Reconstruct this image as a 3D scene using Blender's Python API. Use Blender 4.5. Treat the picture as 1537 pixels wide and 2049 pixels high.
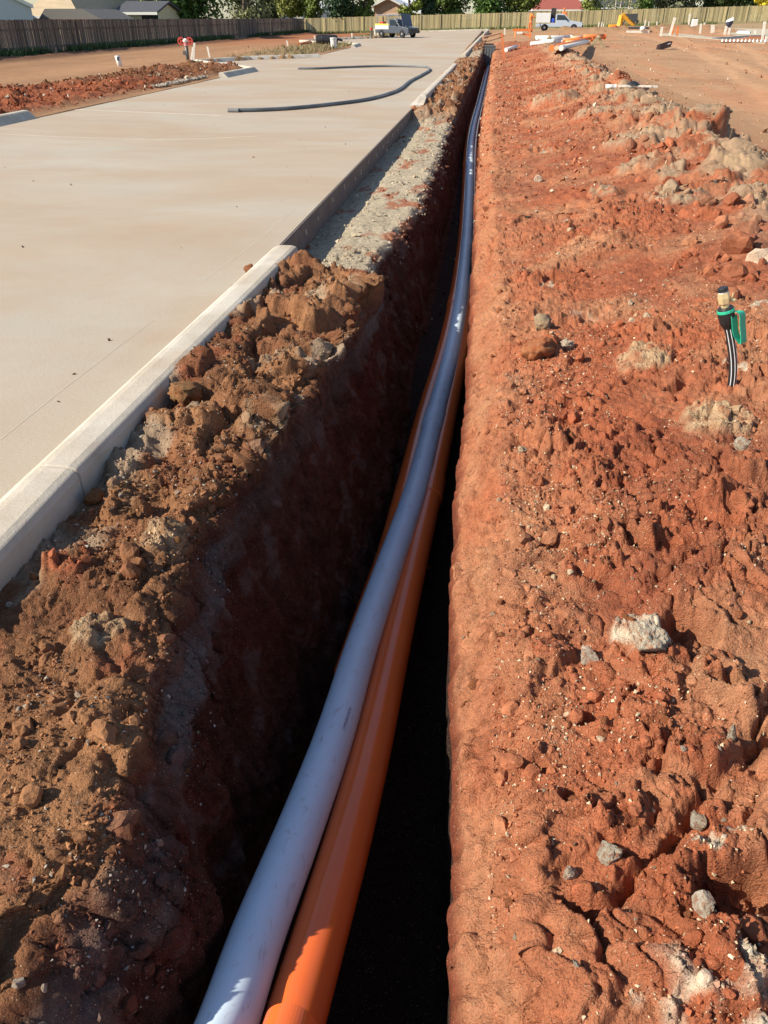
import bpy, math, random
import numpy as np
from mathutils import Vector, Matrix
random.seed(7); RNG = np.random.default_rng(11)
scn = bpy.context.scene
for o in list(bpy.data.objects): bpy.data.objects.remove(o)
COL = scn.collection
R = math.radians
# ------------------------------------------------------------------ camera
CAMH = 1.75; FPX = 1537.0; PITCH = 32.77289; YAW = 7.21769
cam = bpy.data.cameras.new('camera'); camo = bpy.data.objects.new('camera', cam); COL.objects.link(camo)
camo.location = (0, 0, CAMH); camo.rotation_euler = (R(90 - PITCH), 0, R(YAW))
cam.sensor_fit = 'HORIZONTAL'; cam.sensor_width = 36.0; cam.lens = 36.0 * FPX / 1537.0
cam.clip_start = 0.02; cam.clip_end = 3000
scn.camera = camo
# ------------------------------------------------------------------ sky, sun, exposure
SUN = Vector((-1.25, -0.58, 1.0)).normalized()          # towards the sun
w = bpy.data.worlds.new('World'); scn.world = w; w.use_nodes = True
nt = w.node_tree; nt.nodes.clear()
wo = nt.nodes.new('ShaderNodeOutputWorld'); bg = nt.nodes.new('ShaderNodeBackground'); sk = nt.nodes.new('ShaderNodeTexSky')
sk.sky_type = 'NISHITA'; sk.sun_disc = False
sk.sun_elevation = math.asin(SUN.z); sk.sun_rotation = math.atan2(SUN.x, SUN.y) % (2 * math.pi)
sk.altitude = 300; sk.air_density = 1.0; sk.dust_density = 0.7; sk.ozone_density = 1.0
bg.inputs['Strength'].default_value = 0.10
nt.links.new(sk.outputs[0], bg.inputs[0]); nt.links.new(bg.outputs[0], wo.inputs[0])
sl = bpy.data.lights.new('sun', 'SUN'); sl.energy = 5.0; sl.angle = R(0.53); sl.color = (1.0, 0.90, 0.74)
so = bpy.data.objects.new('sun', sl); COL.objects.link(so)
so.rotation_euler = SUN.to_track_quat('Z', 'Y').to_euler(); so.location = (-30, -15, 40)
scn.view_settings.view_transform = 'Standard'; scn.view_settings.look = 'None'
scn.view_settings.exposure = 0.56; scn.view_settings.gamma = 1.0; scn.view_settings.use_curve_mapping = False
scn.render.engine = 'CYCLES'
scn.cycles.max_bounces = 5; scn.cycles.diffuse_bounces = 3; scn.cycles.glossy_bounces = 3
scn.cycles.use_denoising = True
# ------------------------------------------------------------------ pixel <-> world helpers (photo pixels, used for surveying only)
_p = R(PITCH); _y = R(YAW)
def ray(px, py):
    a = (px - 768.5) / FPX; b = (1024.5 - py) / FPX
    f = math.cos(_p) + b * math.sin(_p); u = -math.sin(_p) + b * math.cos(_p)
    c, s = math.cos(_y), math.sin(_y)
    return np.array([a * c - f * s, a * s + f * c, u])
def smooth(a, b, t):
    t = np.clip((np.asarray(t, float) - a) / (b - a), 0, 1); return t * t * (3 - 2 * t)
def zg(x, y):
    """broad fall of the site: level near the road, rising to the right in the distance"""
    return smooth(18, 112, y) * np.clip(0.0229 * (np.asarray(x, float) + 24), 0, 1.9)
def onz(px, py, z):
    d = ray(px, py); t = (z - CAMH) / d[2]; return d * t + np.array([0, 0, CAMH])
def G(px, py, dz=0.0):
    z = 0.0
    for _ in range(40):
        P = onz(px, py, min(z + dz, 1.70)); z = 0.5 * z + 0.5 * float(zg(P[0], min(P[1], 200)))
    return Vector(P)
def atY(px, py, Y):
    d = ray(px, py); return Vector(d * (Y / d[1]) + np.array([0, 0, CAMH]))
def project(V):
    c, s = math.cos(_y), math.sin(_y)
    X = V[:, 0]; Yv = V[:, 1]; Z = V[:, 2] - CAMH
    r = X * c + Yv * s; f = -X * s + Yv * c
    dep = f * math.cos(_p) - Z * math.sin(_p); v = f * math.sin(_p) + Z * math.cos(_p)
    dep = np.where(dep > 0.05, dep, 1e9)
    return 768.5 + FPX * r / dep, 1024.5 - FPX * v / dep, dep
# ------------------------------------------------------------------ numpy noise
def _h(ix, iy, seed):
    n = (ix.astype(np.int64) * 374761393 + iy.astype(np.int64) * 668265263 + seed * 1442695041) & 0xffffffff
    n = ((n ^ (n >> 13)) * 1274126177) & 0xffffffff
    n = ((n ^ (n >> 16)) * 2246822519) & 0xffffffff
    return ((n ^ (n >> 15)) & 0xffffff) / float(0x1000000)
def vnoise(x, y, seed=0):
    ix = np.floor(x); iy = np.floor(y); fx = x - ix; fy = y - iy
    fx = fx * fx * fx * (fx * (fx * 6 - 15) + 10); fy = fy * fy * fy * (fy * (fy * 6 - 15) + 10)
    a = _h(ix, iy, seed); b = _h(ix + 1, iy, seed); c = _h(ix, iy + 1, seed); d = _h(ix + 1, iy + 1, seed)
    return ((a + (b - a) * fx) * (1 - fy) + (c + (d - c) * fx) * fy) * 2 - 1
def fbm(x, y, seed=0, o=4, g=0.5):
    s = np.zeros_like(x); a = 1.0; t = 0
    for k in range(o):
        # rotate each octave to hide the lattice
        ca, sa = math.cos(0.7 * k + 0.3), math.sin(0.7 * k + 0.3)
        s += a * vnoise((x * ca - y * sa) * 2 ** k, (x * sa + y * ca) * 2 ** k, seed + k * 17); t += a; a *= g
    return s / t
def worley(x, y, seed=0):
    ix = np.floor(x); iy = np.floor(y)
    f1 = np.full(x.shape, 9.0); f2 = np.full(x.shape, 9.0); cid = np.zeros(x.shape)
    for dx in (-1, 0, 1):
        for dy in (-1, 0, 1):
            cx = ix + dx; cy = iy + dy
            px = cx + _h(cx, cy, seed); py = cy + _h(cx, cy, seed + 5)
            d = np.hypot(x - px, y - py)
            near = d < f1
            f2 = np.where(near, f1, np.minimum(f2, d)); cid = np.where(near, _h(cx, cy, seed + 9), cid); f1 = np.where(near, d, f1)
    return f1, f2, cid
def clods(x, y, cell, seed, power=2.0, dens=1.0):
    """lumps standing out of the soil: dome over each random cell, height by the cell's own number"""
    wx = x + 0.35 * cell * fbm(x / cell * 1.3, y / cell * 1.3, seed + 3, 2); wy = y + 0.35 * cell * fbm(x / cell * 1.3 + 7, y / cell * 1.3, seed + 4, 2)
    f1, f2, c = worley(wx / cell, wy / cell, seed)
    e = np.clip((f2 - f1) * 2.2, 0, 1)
    return (1 - (1 - e) ** 2) * np.clip((c - 1 + dens) / max(dens, 1e-3), 0, 1) ** power
def plates(x, y, cell, seed, power=2.0, sharp=4.5, tilt=.5):
    """broken crust: flat tilted pieces with steep, crumbled edges"""
    wx = x + .30 * cell * fbm(x / cell * 1.6, y / cell * 1.6, seed + 3, 3); wy = y + .30 * cell * fbm(x / cell * 1.6 + 7, y / cell * 1.6, seed + 4, 3)
    X_ = wx / cell; Y_ = wy / cell; ix = np.floor(X_); iy = np.floor(Y_)
    f1 = np.full(x.shape, 9.0); f2 = f1.copy(); ti = np.zeros(x.shape); cid = np.zeros(x.shape)
    for dx in (-1, 0, 1):
        for dy in (-1, 0, 1):
            cx = ix + dx; cy = iy + dy; px = X_ - cx - _h(cx, cy, seed); py = Y_ - cy - _h(cx, cy, seed + 5); d = np.hypot(px, py); nr_ = d < f1
            f2 = np.where(nr_, f1, np.minimum(f2, d)); c = _h(cx, cy, seed + 9); cid = np.where(nr_, c, cid)
            ti = np.where(nr_, px * (_h(cx, cy, seed + 11) - .5) + py * (_h(cx, cy, seed + 12) - .5), ti); f1 = np.where(nr_, d, f1)
    e = np.clip((f2 - f1) * sharp, 0, 1)
    return (1 - (1 - e) ** 2) * np.clip(cid ** power + 2 * tilt * ti * (cid > .3), 0, 1.3)
# ------------------------------------------------------------------ materials
def srgb(r, g, b):
    f = lambda c: (c / 255 / 12.92) if c / 255 <= 0.04045 else ((c / 255 + 0.055) / 1.055) ** 2.4
    return (f(r), f(g), f(b))
MATS = {}
def mat(name, rgb, rough=0.7, var=0.25, scale=8.0, bump=0.0, bscale=60.0, metal=0.0, spec=0.5, tint=None, rnd=0.0, island=0.0, coat=0.0, stretch=None, attr=None, specks=None, emit=None, bump2=None, dust=None):
    if name in MATS: return MATS[name]
    m = bpy.data.materials.new(name); m.use_nodes = True; N = m.node_tree.nodes; L = m.node_tree.links
    b = N['Principled BSDF']; b.inputs['Roughness'].default_value = rough; b.inputs['Metallic'].default_value = metal
    b.inputs['Specular IOR Level'].default_value = spec; b.inputs['Coat Weight'].default_value = coat
    tc = N.new('ShaderNodeTexCoord'); src = tc.outputs['Object']
    if stretch:
        mp = N.new('ShaderNodeMapping'); mp.inputs['Scale'].default_value = stretch; L.new(src, mp.inputs[0]); nsrc = mp.outputs[0]
    else: nsrc = src
    n1 = N.new('ShaderNodeTexNoise'); n1.inputs['Scale'].default_value = scale; n1.inputs['Detail'].default_value = 7; n1.inputs['Roughness'].default_value = 0.62
    L.new(nsrc, n1.inputs['Vector'])
    if attr:
        at = N.new('ShaderNodeAttribute'); at.attribute_name = attr; base = at.outputs['Color']
    else:
        rg = N.new('ShaderNodeRGB'); rg.outputs[0].default_value = (*rgb, 1); base = rg.outputs[0]
    if tint:
        mx = N.new('ShaderNodeMix'); mx.data_type = 'RGBA'
        rp = N.new('ShaderNodeMapRange'); rp.inputs[1].default_value = 0.42; rp.inputs[2].default_value = 0.66
        n3 = N.new('ShaderNodeTexNoise'); n3.inputs['Scale'].default_value = scale * 0.37; n3.inputs['Detail'].default_value = 5; L.new(nsrc, n3.inputs['Vector'])
        L.new(n3.outputs[0], rp.inputs[0]); L.new(rp.outputs[0], mx.inputs[0]); L.new(base, mx.inputs[6]); mx.inputs[7].default_value = (*tint, 1); base = mx.outputs[2]
    # value variation
    r1 = N.new('ShaderNodeMapRange'); r1.inputs[1].default_value = 0.25; r1.inputs[2].default_value = 0.75
    r1.inputs[3].default_value = 1 - var; r1.inputs[4].default_value = 1 + var; L.new(n1.outputs[0], r1.inputs[0]); val = r1.outputs[0]
    def mulv(v, out, amp):
        q = N.new('ShaderNodeMapRange'); q.inputs[3].default_value = 1 - amp; q.inputs[4].default_value = 1 + amp; L.new(out, q.inputs[0])
        k = N.new('ShaderNodeMath'); k.operation = 'MULTIPLY'; L.new(v, k.inputs[0]); L.new(q.outputs[0], k.inputs[1]); return k.outputs[0]
    if rnd: oi = N.new('ShaderNodeObjectInfo'); val = mulv(val, oi.outputs['Random'], rnd)
    if island: ge = N.new('ShaderNodeNewGeometry'); val = mulv(val, ge.outputs['Random Per Island'], island)
    vm = N.new('ShaderNodeVectorMath'); vm.operation = 'SCALE'; L.new(base, vm.inputs[0]); L.new(val, vm.inputs['Scale']); colr = vm.outputs[0]
    if specks:
        for (sc, thr, c2) in specks:
            vo = N.new('ShaderNodeTexVoronoi'); vo.inputs['Scale'].default_value = sc; L.new(src, vo.inputs['Vector'])
            ns = N.new('ShaderNodeTexNoise'); ns.inputs['Scale'].default_value = sc * 0.11; L.new(src, ns.inputs['Vector'])
            ad = N.new('ShaderNodeMath'); ad.operation = 'MULTIPLY'; L.new(ns.outputs[0], ad.inputs[0]); ad.inputs[1].default_value = thr * 2
            lt = N.new('ShaderNodeMath'); lt.operation = 'LESS_THAN'; L.new(vo.outputs['Distance'], lt.inputs[0]); L.new(ad.outputs[0], lt.inputs[1])
            sx = N.new('ShaderNodeSeparateColor'); L.new(vo.outputs['Color'], sx.inputs[0])
            gt = N.new('ShaderNodeMath'); gt.operation = 'GREATER_THAN'; L.new(sx.outputs[0], gt.inputs[0]); gt.inputs[1].default_value = 0.55
            an = N.new('ShaderNodeMath'); an.operation = 'MULTIPLY'; L.new(lt.outputs[0], an.inputs[0]); L.new(gt.outputs[0], an.inputs[1])
            mm = N.new('ShaderNodeMix'); mm.data_type = 'RGBA'; L.new(an.outputs[0], mm.inputs[0]); L.new(colr, mm.inputs[6]); mm.inputs[7].default_value = (*c2, 1); colr = mm.outputs[2]
    if dust:
        nd_ = N.new('ShaderNodeTexNoise'); nd_.inputs['Scale'].default_value = dust[0]; nd_.inputs['Detail'].default_value = 8; nd_.inputs['Roughness'].default_value = .7; nd_.inputs['Distortion'].default_value = .6
        if len(dust) > 5: md = N.new('ShaderNodeMapping'); md.inputs['Scale'].default_value = dust[5]; L.new(src, md.inputs[0]); L.new(md.outputs[0], nd_.inputs['Vector'])
        else: L.new(src, nd_.inputs['Vector'])
        rd = N.new('ShaderNodeMapRange'); rd.inputs[1].default_value = dust[1]; rd.inputs[2].default_value = dust[2]; rd.inputs[4].default_value = dust[4]; L.new(nd_.outputs[0], rd.inputs[0])
        mdx = N.new('ShaderNodeMix'); mdx.data_type = 'RGBA'; L.new(rd.outputs[0], mdx.inputs[0]); L.new(colr, mdx.inputs[6]); mdx.inputs[7].default_value = (*dust[3], 1); colr = mdx.outputs[2]
    L.new(colr, b.inputs['Base Color'])
    if bump:
        n2 = N.new('ShaderNodeTexNoise'); n2.inputs['Scale'].default_value = bscale; n2.inputs['Detail'].default_value = 6; n2.inputs['Roughness'].default_value = 0.65
        L.new(nsrc, n2.inputs['Vector'])
        bp = N.new('ShaderNodeBump'); bp.inputs['Strength'].default_value = 1.0; bp.inputs['Distance'].default_value = bump; L.new(n2.outputs[0], bp.inputs['Height']); L.new(bp.outputs[0], b.inputs['Normal'])
        if bump2:
            vo2 = N.new('ShaderNodeTexVoronoi'); vo2.inputs['Scale'].default_value = bump2[1]; L.new(src, vo2.inputs['Vector'])
            b2 = N.new('ShaderNodeBump'); b2.invert = True; b2.inputs['Distance'].default_value = bump2[0]; L.new(vo2.outputs['Distance'], b2.inputs['Height']); L.new(bp.outputs[0], b2.inputs['Normal']); L.new(b2.outputs[0], b.inputs['Normal'])
    if emit: b.inputs['Emission Color'].default_value = (*emit[0], 1); b.inputs['Emission Strength'].default_value = emit[1]
    MATS[name] = m; return m
# ------------------------------------------------------------------ mesh builder and tagging
class MB:
    def __init__(s): s.v = []; s.f = []
    def add(s, vs, fs):
        o = len(s.v); s.v += [tuple(map(float, v)) for v in vs]; s.f += [tuple(i + o for i in f) for f in fs]; return s
    def box(s, c, d, rz=0.0, rx=0.0, ry=0.0, taper=1.0):
        M = Matrix.Rotation(rz, 3, 'Z') @ Matrix.Rotation(ry, 3, 'Y') @ Matrix.Rotation(rx, 3, 'X')
        vs = []
        for z in (-.5, .5):
            k = taper if z > 0 else 1.0
            for x, y in ((-.5, -.5), (.5, -.5), (.5, .5), (-.5, .5)):
                vs.append(M @ Vector((x * d[0] * k, y * d[1] * k, z * d[2])) + Vector(c))
        return s.add(vs, [(3, 2, 1, 0), (4, 5, 6, 7), (0, 1, 5, 4), (1, 2, 6, 5), (2, 3, 7, 6), (3, 0, 4, 7)])
    def prism(s, poly, axis, a, b):
        """extrude a 2-d polygon along axis ('x','y','z') from a to b"""
        n = len(poly)
        def P(q, t): return {'x': (t, q[0], q[1]), 'y': (q[0], t, q[1]), 'z': (q[0], q[1], t)}[axis]
        vs = [P(q, a) for q in poly] + [P(q, b) for q in poly]
        return s.add(vs, [tuple(range(n - 1, -1, -1)), tuple(range(n, 2 * n))] + [(i, (i + 1) % n, n + (i + 1) % n, n + i) for i in range(n)])
    def tube(s, path, r, n=10, cap=True, thick=0.0):
        pts = [Vector(p) for p in path]; m = len(pts); rr = r if hasattr(r, '__len__') else [r] * m
        vs = []; ref = Vector((0, 0, 1))
        for i, p in enumerate(pts):
            t = (pts[min(i + 1, m - 1)] - pts[max(i - 1, 0)]).normalized()
            rf = ref if abs(t.dot(ref)) < 0.93 else Vector((0, 1, 0))
            sx = t.cross(rf).normalized(); sy = sx.cross(t)
            for k in range(n):
                a = 2 * math.pi * k / n; vs.append(p + (sx * math.cos(a) + sy * math.sin(a)) * rr[i])
        fs = [(i * n + k, i * n + (k + 1) % n, (i + 1) * n + (k + 1) % n, (i + 1) * n + k) for i in range(m - 1) for k in range(n)]
        if cap: fs += [tuple(range(n - 1, -1, -1)), tuple(range((m - 1) * n, m * n))]
        return s.add(vs, fs)
    def bar(s, a, b, w_, h=None):
        a = Vector(a); b = Vector(b); t = (b - a).normalized(); rf = Vector((0, 0, 1)) if abs(t.z) < 0.93 else Vector((0, 1, 0))
        sx = t.cross(rf).normalized() * w_ / 2; sy = sx.cross(t).normalized() * (h or w_) / 2
        vs = [a - sx - sy, a + sx - sy, a + sx + sy, a - sx + sy, b - sx - sy, b + sx - sy, b + sx + sy, b - sx + sy]
        return s.add(vs, [(3, 2, 1, 0), (4, 5, 6, 7), (0, 1, 5, 4), (1, 2, 6, 5), (2, 3, 7, 6), (3, 0, 4, 7)])
    def lathe(s, prof, c=(0, 0, 0), n=16, axis='z'):
        vs = []
        for r_, h in prof:
            for k in range(n):
                a = 2 * math.pi * k / n; x, y = r_ * math.cos(a), r_ * math.sin(a)
                q = (x, y, h) if axis == 'z' else ((h, x, y) if axis == 'x' else (x, h, y))
                vs.append((q[0] + c[0], q[1] + c[1], q[2] + c[2]))
        m = len(prof)
        fs = [(i * n + k, i * n + (k + 1) % n, (i + 1) * n + (k + 1) % n, (i + 1) * n + k) for i in range(m - 1) for k in range(n)]
        fs += [tuple(range(n - 1, -1, -1)), tuple(range((m - 1) * n, m * n))]
        return s.add(vs, fs)
    def sweep(s, path, prof):
        """sweep a closed (offset, z) profile along a ground polyline; offset is to the right of travel"""
        P = [Vector((p[0], p[1])) for p in path]; Z = [p[2] if len(p) > 2 else 0.0 for p in path]; m = len(P); n = len(prof); vs = []
        for i in range(m):
            t0 = (P[i] - P[i - 1]).normalized() if i else (P[1] - P[0]).normalized()
            t1 = (P[i + 1] - P[i]).normalized() if i < m - 1 else t0
            t = (t0 + t1).normalized(); k = 1 / max(0.5, t.dot(t1)); nn = Vector((t.y, -t.x)) * k
            for (o, z) in prof: vs.append((P[i].x + nn.x * o, P[i].y + nn.y * o, Z[i] + z))
        fs = [(i * n + k, (i + 1) * n + k, (i + 1) * n + (k + 1) % n, i * n + (k + 1) % n) for i in range(m - 1) for k in range(n)]
        fs += [tuple(range(n)), tuple(range(m * n - 1, (m - 1) * n - 1, -1))]
        return s.add(vs, fs)
    def mesh(s, name, m=None, smooth_=False):
        me = bpy.data.meshes.new(name); me.from_pydata(s.v, [], s.f); me.update()
        if m: me.materials.append(m)
        if smooth_: me.shade_smooth()
        return me
    def build(s, name, m, parent=None, smooth_=False, bevel=0.0, loc=None):
        o = bpy.data.objects.new(name, s.mesh(name, m, smooth_)); COL.objects.link(o); o.parent = parent
        if loc is not None: o.location = loc
        if bevel:
            q = o.modifiers.new('bevel', 'BEVEL'); q.width = bevel; q.segments = 2; q.limit_method = 'ANGLE'; q.angle_limit = R(35)
        return o
def tag(o, label=None, cat=None, group=None, kind=None):
    if label: o['label'] = label
    if cat: o['category'] = cat
    if group: o['group'] = group
    if kind: o['kind'] = kind
    return o
def thing(name, loc, label, cat, group=None, rz=0.0):
    o = bpy.data.objects.new(name, None); COL.objects.link(o); o.location = loc; o.rotation_euler = (0, 0, rz); o.empty_display_size = 0.2
    return tag(o, label, cat, group)
def inst(name, me, parent, loc, rot=(0, 0, 0), sc=(1, 1, 1)):
    o = bpy.data.objects.new(name, me); COL.objects.link(o); o.parent = parent; o.location = loc; o.rotation_euler = rot; o.scale = sc; return o
def npmesh(name, V, Q, m, col=None, smooth_=True):
    me = bpy.data.meshes.new(name); me.vertices.add(len(V)); me.vertices.foreach_set('co', V.astype(np.float32).ravel())
    k = Q.shape[1]; me.loops.add(Q.size); me.loops.foreach_set('vertex_index', Q.astype(np.int32).ravel())
    me.polygons.add(len(Q)); me.polygons.foreach_set('loop_start', np.arange(0, Q.size, k, dtype=np.int32)); me.polygons.foreach_set('loop_total', np.full(len(Q), k, np.int32))
    if col is not None:
        a = me.color_attributes.new('soil', 'FLOAT_COLOR', 'POINT'); c4 = np.ones((len(V), 4), np.float32); c4[:, :3] = col; a.data.foreach_set('color', c4.ravel())
    me.update(calc_edges=True); me.validate()
    if smooth_: me.shade_smooth()
    else: me.shade_flat()
    me.materials.append(m); o = bpy.data.objects.new(name, me); COL.objects.link(o); return o
def gridfaces(nr, nc, off=0):
    i = np.arange(nr - 1)[:, None] * nc + np.arange(nc - 1)[None, :] + off
    return np.stack([i, i + 1, i + 1 + nc, i + nc], -1).reshape(-1, 4)
# ================================================================== SOIL: trench, banks and spoil heap (one swept, displaced surface)
RED = np.array([.355, .112, .054]); TAN = np.array([.45, .245, .135]); DRED = np.array([.215, .060, .032]); BROWN = np.array([.185, .083, .042])
OCHRE = np.array([.315, .155, .075]); CLAY = np.array([.34, .245, .16]); GRAVEL = np.array([.43, .365, .265]); WALL_SHADED = np.array([.095, .036, .024]); BASEC = np.array([.17, .15, .13]); CHALK = np.array([.62, .55, .42])
yT = np.array([-1.5, .3, .8, 1.1, 1.5, 1.9, 2.7, 3.6, 4.6, 5.6, 6.2, 6.45, 7.2, 10, 14, 18.6, 19.6, 24, 35, 45, 57, 60.5, 62.5])
T_xl = np.array([-.9, -.92, -.90, -.86, -.89, -.98, -1.04, -.95, -.86, -.80, -.86, -.98, -1.05, -.84, -.86, -.92, -.88, -.85, -.82, -.82, -.85, -.9, -.9])
T_zb = np.array([.02, .02, .02, .02, .02, .025, .03, .03, .035, .04, .03, -.18, -.25, -.25, -.25, -.25, -.04, .02, .03, .0, .03, .03, .0])
T_xa = np.array([-.66, -.66, -.68, -.69, -.75, -.86, -.93, -.84, -.77, -.72, -.76, -.86, -.92, -.74, -.75, -.80, -.78, -.76, -.74, -.74, -.76, -.8, -.85])
T_za = np.array([-.36, -.36, -.36, -.38, -.38, -.36, -.36, -.38, -.4, -.4, -.4, -.42, -.45, -.45, -.45, -.45, -.4, -.4, -.4, -.4, -.36, -.1, 0.])
T_xw = np.array([-.6, -.6, -.61, -.62, -.64, -.68, -.66, -.60, -.55, -.56, -.58, -.62, -.64, -.62, -.62, -.64, -.64, -.64, -.64, -.64, -.64, -.7, -.8])
T_zf = np.array([-1.25] * 9 + [-1.2, -1.18, -1.17, -1.14, -1.08, -1.02, -1.0, -.98, -.96, -.94, -.9] + [-.85, -.15, 0.])
T_xr = np.array([.06, .05, .044, .03, .008, -.01, -.045, -.05, -.055, -.06, -.07, -.075, -.09, -.15, -.2, -.245, -.25, -.255, -.26, -.27, -.28, -.28, -.28])
T_zc = np.array([.32, .32, .32, .32, .32, .33, .34, .36, .38, .40, .42, .42, .44, .50, .50, .50, .50, .52, .55, .42, .25, .15, .1])
def ground_extra(X, Y):
    h = np.zeros(X.shape)
    heap = smooth(-9.55, -10.3, X) * (1 - smooth(-12.8, -14.2, X + .6 * fbm(Y / 3, Y * 0, 61, 3))) * smooth(8, 12, Y)
    h += heap * (.07 + .08 * fbm(X / 1.2, Y / 1.2, 62, 3) + (.13 * clods(X, Y, .6, 63, 2.0) + .10 * clods(X, Y, .25, 64, 1.5)) * (1 - .6 * smooth(33, 60, Y)))
    ridge = np.exp(-((X + 22.6 + .25 * fbm(Y / 4, Y * 0, 65, 2)) / .45) ** 2); h += ridge * (.20 + .06 * fbm(X / .5, Y / .5, 66, 3))
    h += smooth(-22.6, -23.4, X) * .10
    rr = (Y - 83 - 1.5 * fbm(X / 5, X * 0, 67, 2)) / 2.3
    mound = np.exp(-rr * rr) * smooth(3, 6, X) * (1 - smooth(17, 22, X)); h += mound * (.42 + .18 * fbm(X / 1.2, Y / 1.2, 68, 3) + .16 * clods(X, Y, .8, 69, 1.5))
    r2 = (Y - 62 - .25 * (X - 12)) / 1.3
    berm = np.exp(-r2 * r2) * smooth(14, 17, X); h += berm * (.22 + .08 * fbm(X / .8, Y / .8, 70, 3))
    yard = smooth(5, 6.5, X) * (1 - smooth(55, 75, Y))
    tr = np.zeros(X.shape)
    for (a, b, sl_) in ((5.2, .35, .16), (7.1, .35, .18), (8.6, .3, .05), (11.5, .35, .33), (13.4, .35, .34), (17, .4, -.1)):
        tr += np.exp(-((X - a - sl_ * (Y - 15) - .5 * fbm(Y / 9, Y * 0 + a, 71, 2)) / b) ** 2)
    h += yard * (.02 * fbm(X / 2, Y / 2, 72, 4) - .035 * np.clip(tr, 0, 1) + .025 * clods(X, Y, .35, 73, 5.0))
    h += (1 - smooth(-24, -9, X)) * 0 + .015 * fbm(X / 3, Y / 3, 74, 3)
    return h, heap, ridge, mound, berm, tr
def _zb(x, y): return np.interp(x, [-1.8, -.9, 0, .2, .68, 1.6, 2.65, 3.25, 3.9], [.03, .03, .0, .04, .12, .25, .45, .24, .03])
def _hit(px, py):
    z = .1
    for _ in range(30): P = onz(px, py, z); z = .6 * z + .4 * float(_zb(P[0], P[1]))
    return P
BUMPS = []
_bc = {'red': RED * .95, 'brown': OCHRE * .85, 'tan': np.array([.42, .29, .175]), 'grey': np.array([.33, .235, .155]), 'chalk': np.array([.62, .56, .43])}
for (px, py, wd, ht, kd, hf) in [(408, 940, 56, 70, 'brown', .5), (545, 845, 120, 70, 'tan', .35), (690, 590, 130, 60, 'brown', .3), (560, 720, 90, 60, 'brown', .35), (470, 800, 80, 60, 'brown', .35), (640, 640, 80, 50, 'brown', .35), (250, 1010, 90, 70, 'brown', .3), (200, 1240, 120, 90, 'tan', .15), (330, 1090, 90, 70, 'tan', .25), (150, 1130, 100, 80, 'red', .25),
    (1078, 695, 90, 70, 'red', .55), (1300, 715, 110, 60, 'tan', .3), (1150, 948, 100, 44, 'red', .35), (1072, 950, 70, 60, 'red', .35), (1430, 820, 140, 120, 'tan', .3), (1105, 203, 110, 34, 'grey', .3), (1188, 232, 80, 44, 'grey', .35), (1340, 258, 150, 80, 'red', .35), (1330, 235, 120, 40, 'grey', .25), (1440, 280, 90, 56, 'grey', .35), (1482, 325, 120, 80, 'tan', .4), (1338, 358, 80, 44, 'grey', .4), (1400, 318, 70, 50, 'red', .4), (1500, 388, 90, 56, 'grey', .4), (1392, 430, 56, 40, 'red', .5), (1216, 390, 60, 40, 'grey', .4), (1280, 345, 90, 44, 'grey', .35), (1260, 290, 110, 50, 'grey', .3), (1360, 400, 110, 40, 'grey', .3), (1260, 180, 70, 26, 'red', .4), (1420, 380, 80, 40, 'red', .35),
    (1340, 1040, 80, 40, 'red', .4), (1445, 1020, 110, 50, 'red', .35), (1160, 1790, 60, 46, 'red', .4), (1240, 1640, 110, 60, 'red', .4), (1290, 1280, 170, 140, 'red', .4), (1275, 1262, 110, 100, 'chalk', .12), (1460, 1985, 210, 180, 'chalk', .22), (1420, 1900, 120, 90, 'red', .35), (1330, 1780, 150, 90, 'red', .3), (1380, 1500, 120, 80, 'red', .35), (1180, 1130, 110, 80, 'red', .3), (1100, 1310, 90, 70, 'red', .3), (1230, 860, 100, 50, 'red', .35), (1060, 560, 60, 40, 'red', .4), (1180, 800, 70, 46, 'red', .45), (1110, 800, 60, 46, 'red', .4), (1440, 1330, 90, 70, 'red', .4), (1330, 1380, 80, 60, 'red', .45)]:
    P = _hit(px, py + ht * .2); dp_ = float(np.linalg.norm(P - np.array([0, 0, CAMH]))); br = wd / 2 / FPX * dp_; BUMPS.append((P[0], P[1], br, br * hf, _bc[kd]))
HOLLOWS = []
for (px, py, wd, hd) in [(1480, 1795, 130, .15), (1375, 1262, 95, .11), (1150, 1600, 40, .06), (1165, 1840, 46, .09), (1080, 1540, 40, .05), (1450, 1390, 60, .06), (1120, 650, 46, .08), (1440, 1045, 80, .05), (1190, 1440, 60, .06), (1330, 1105, 50, .05)]:
    P = _hit(px, py); HOLLOWS.append((P[0], P[1], wd / 2 / FPX * float(np.linalg.norm(P - np.array([0, 0, CAMH]))), hd))
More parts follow.
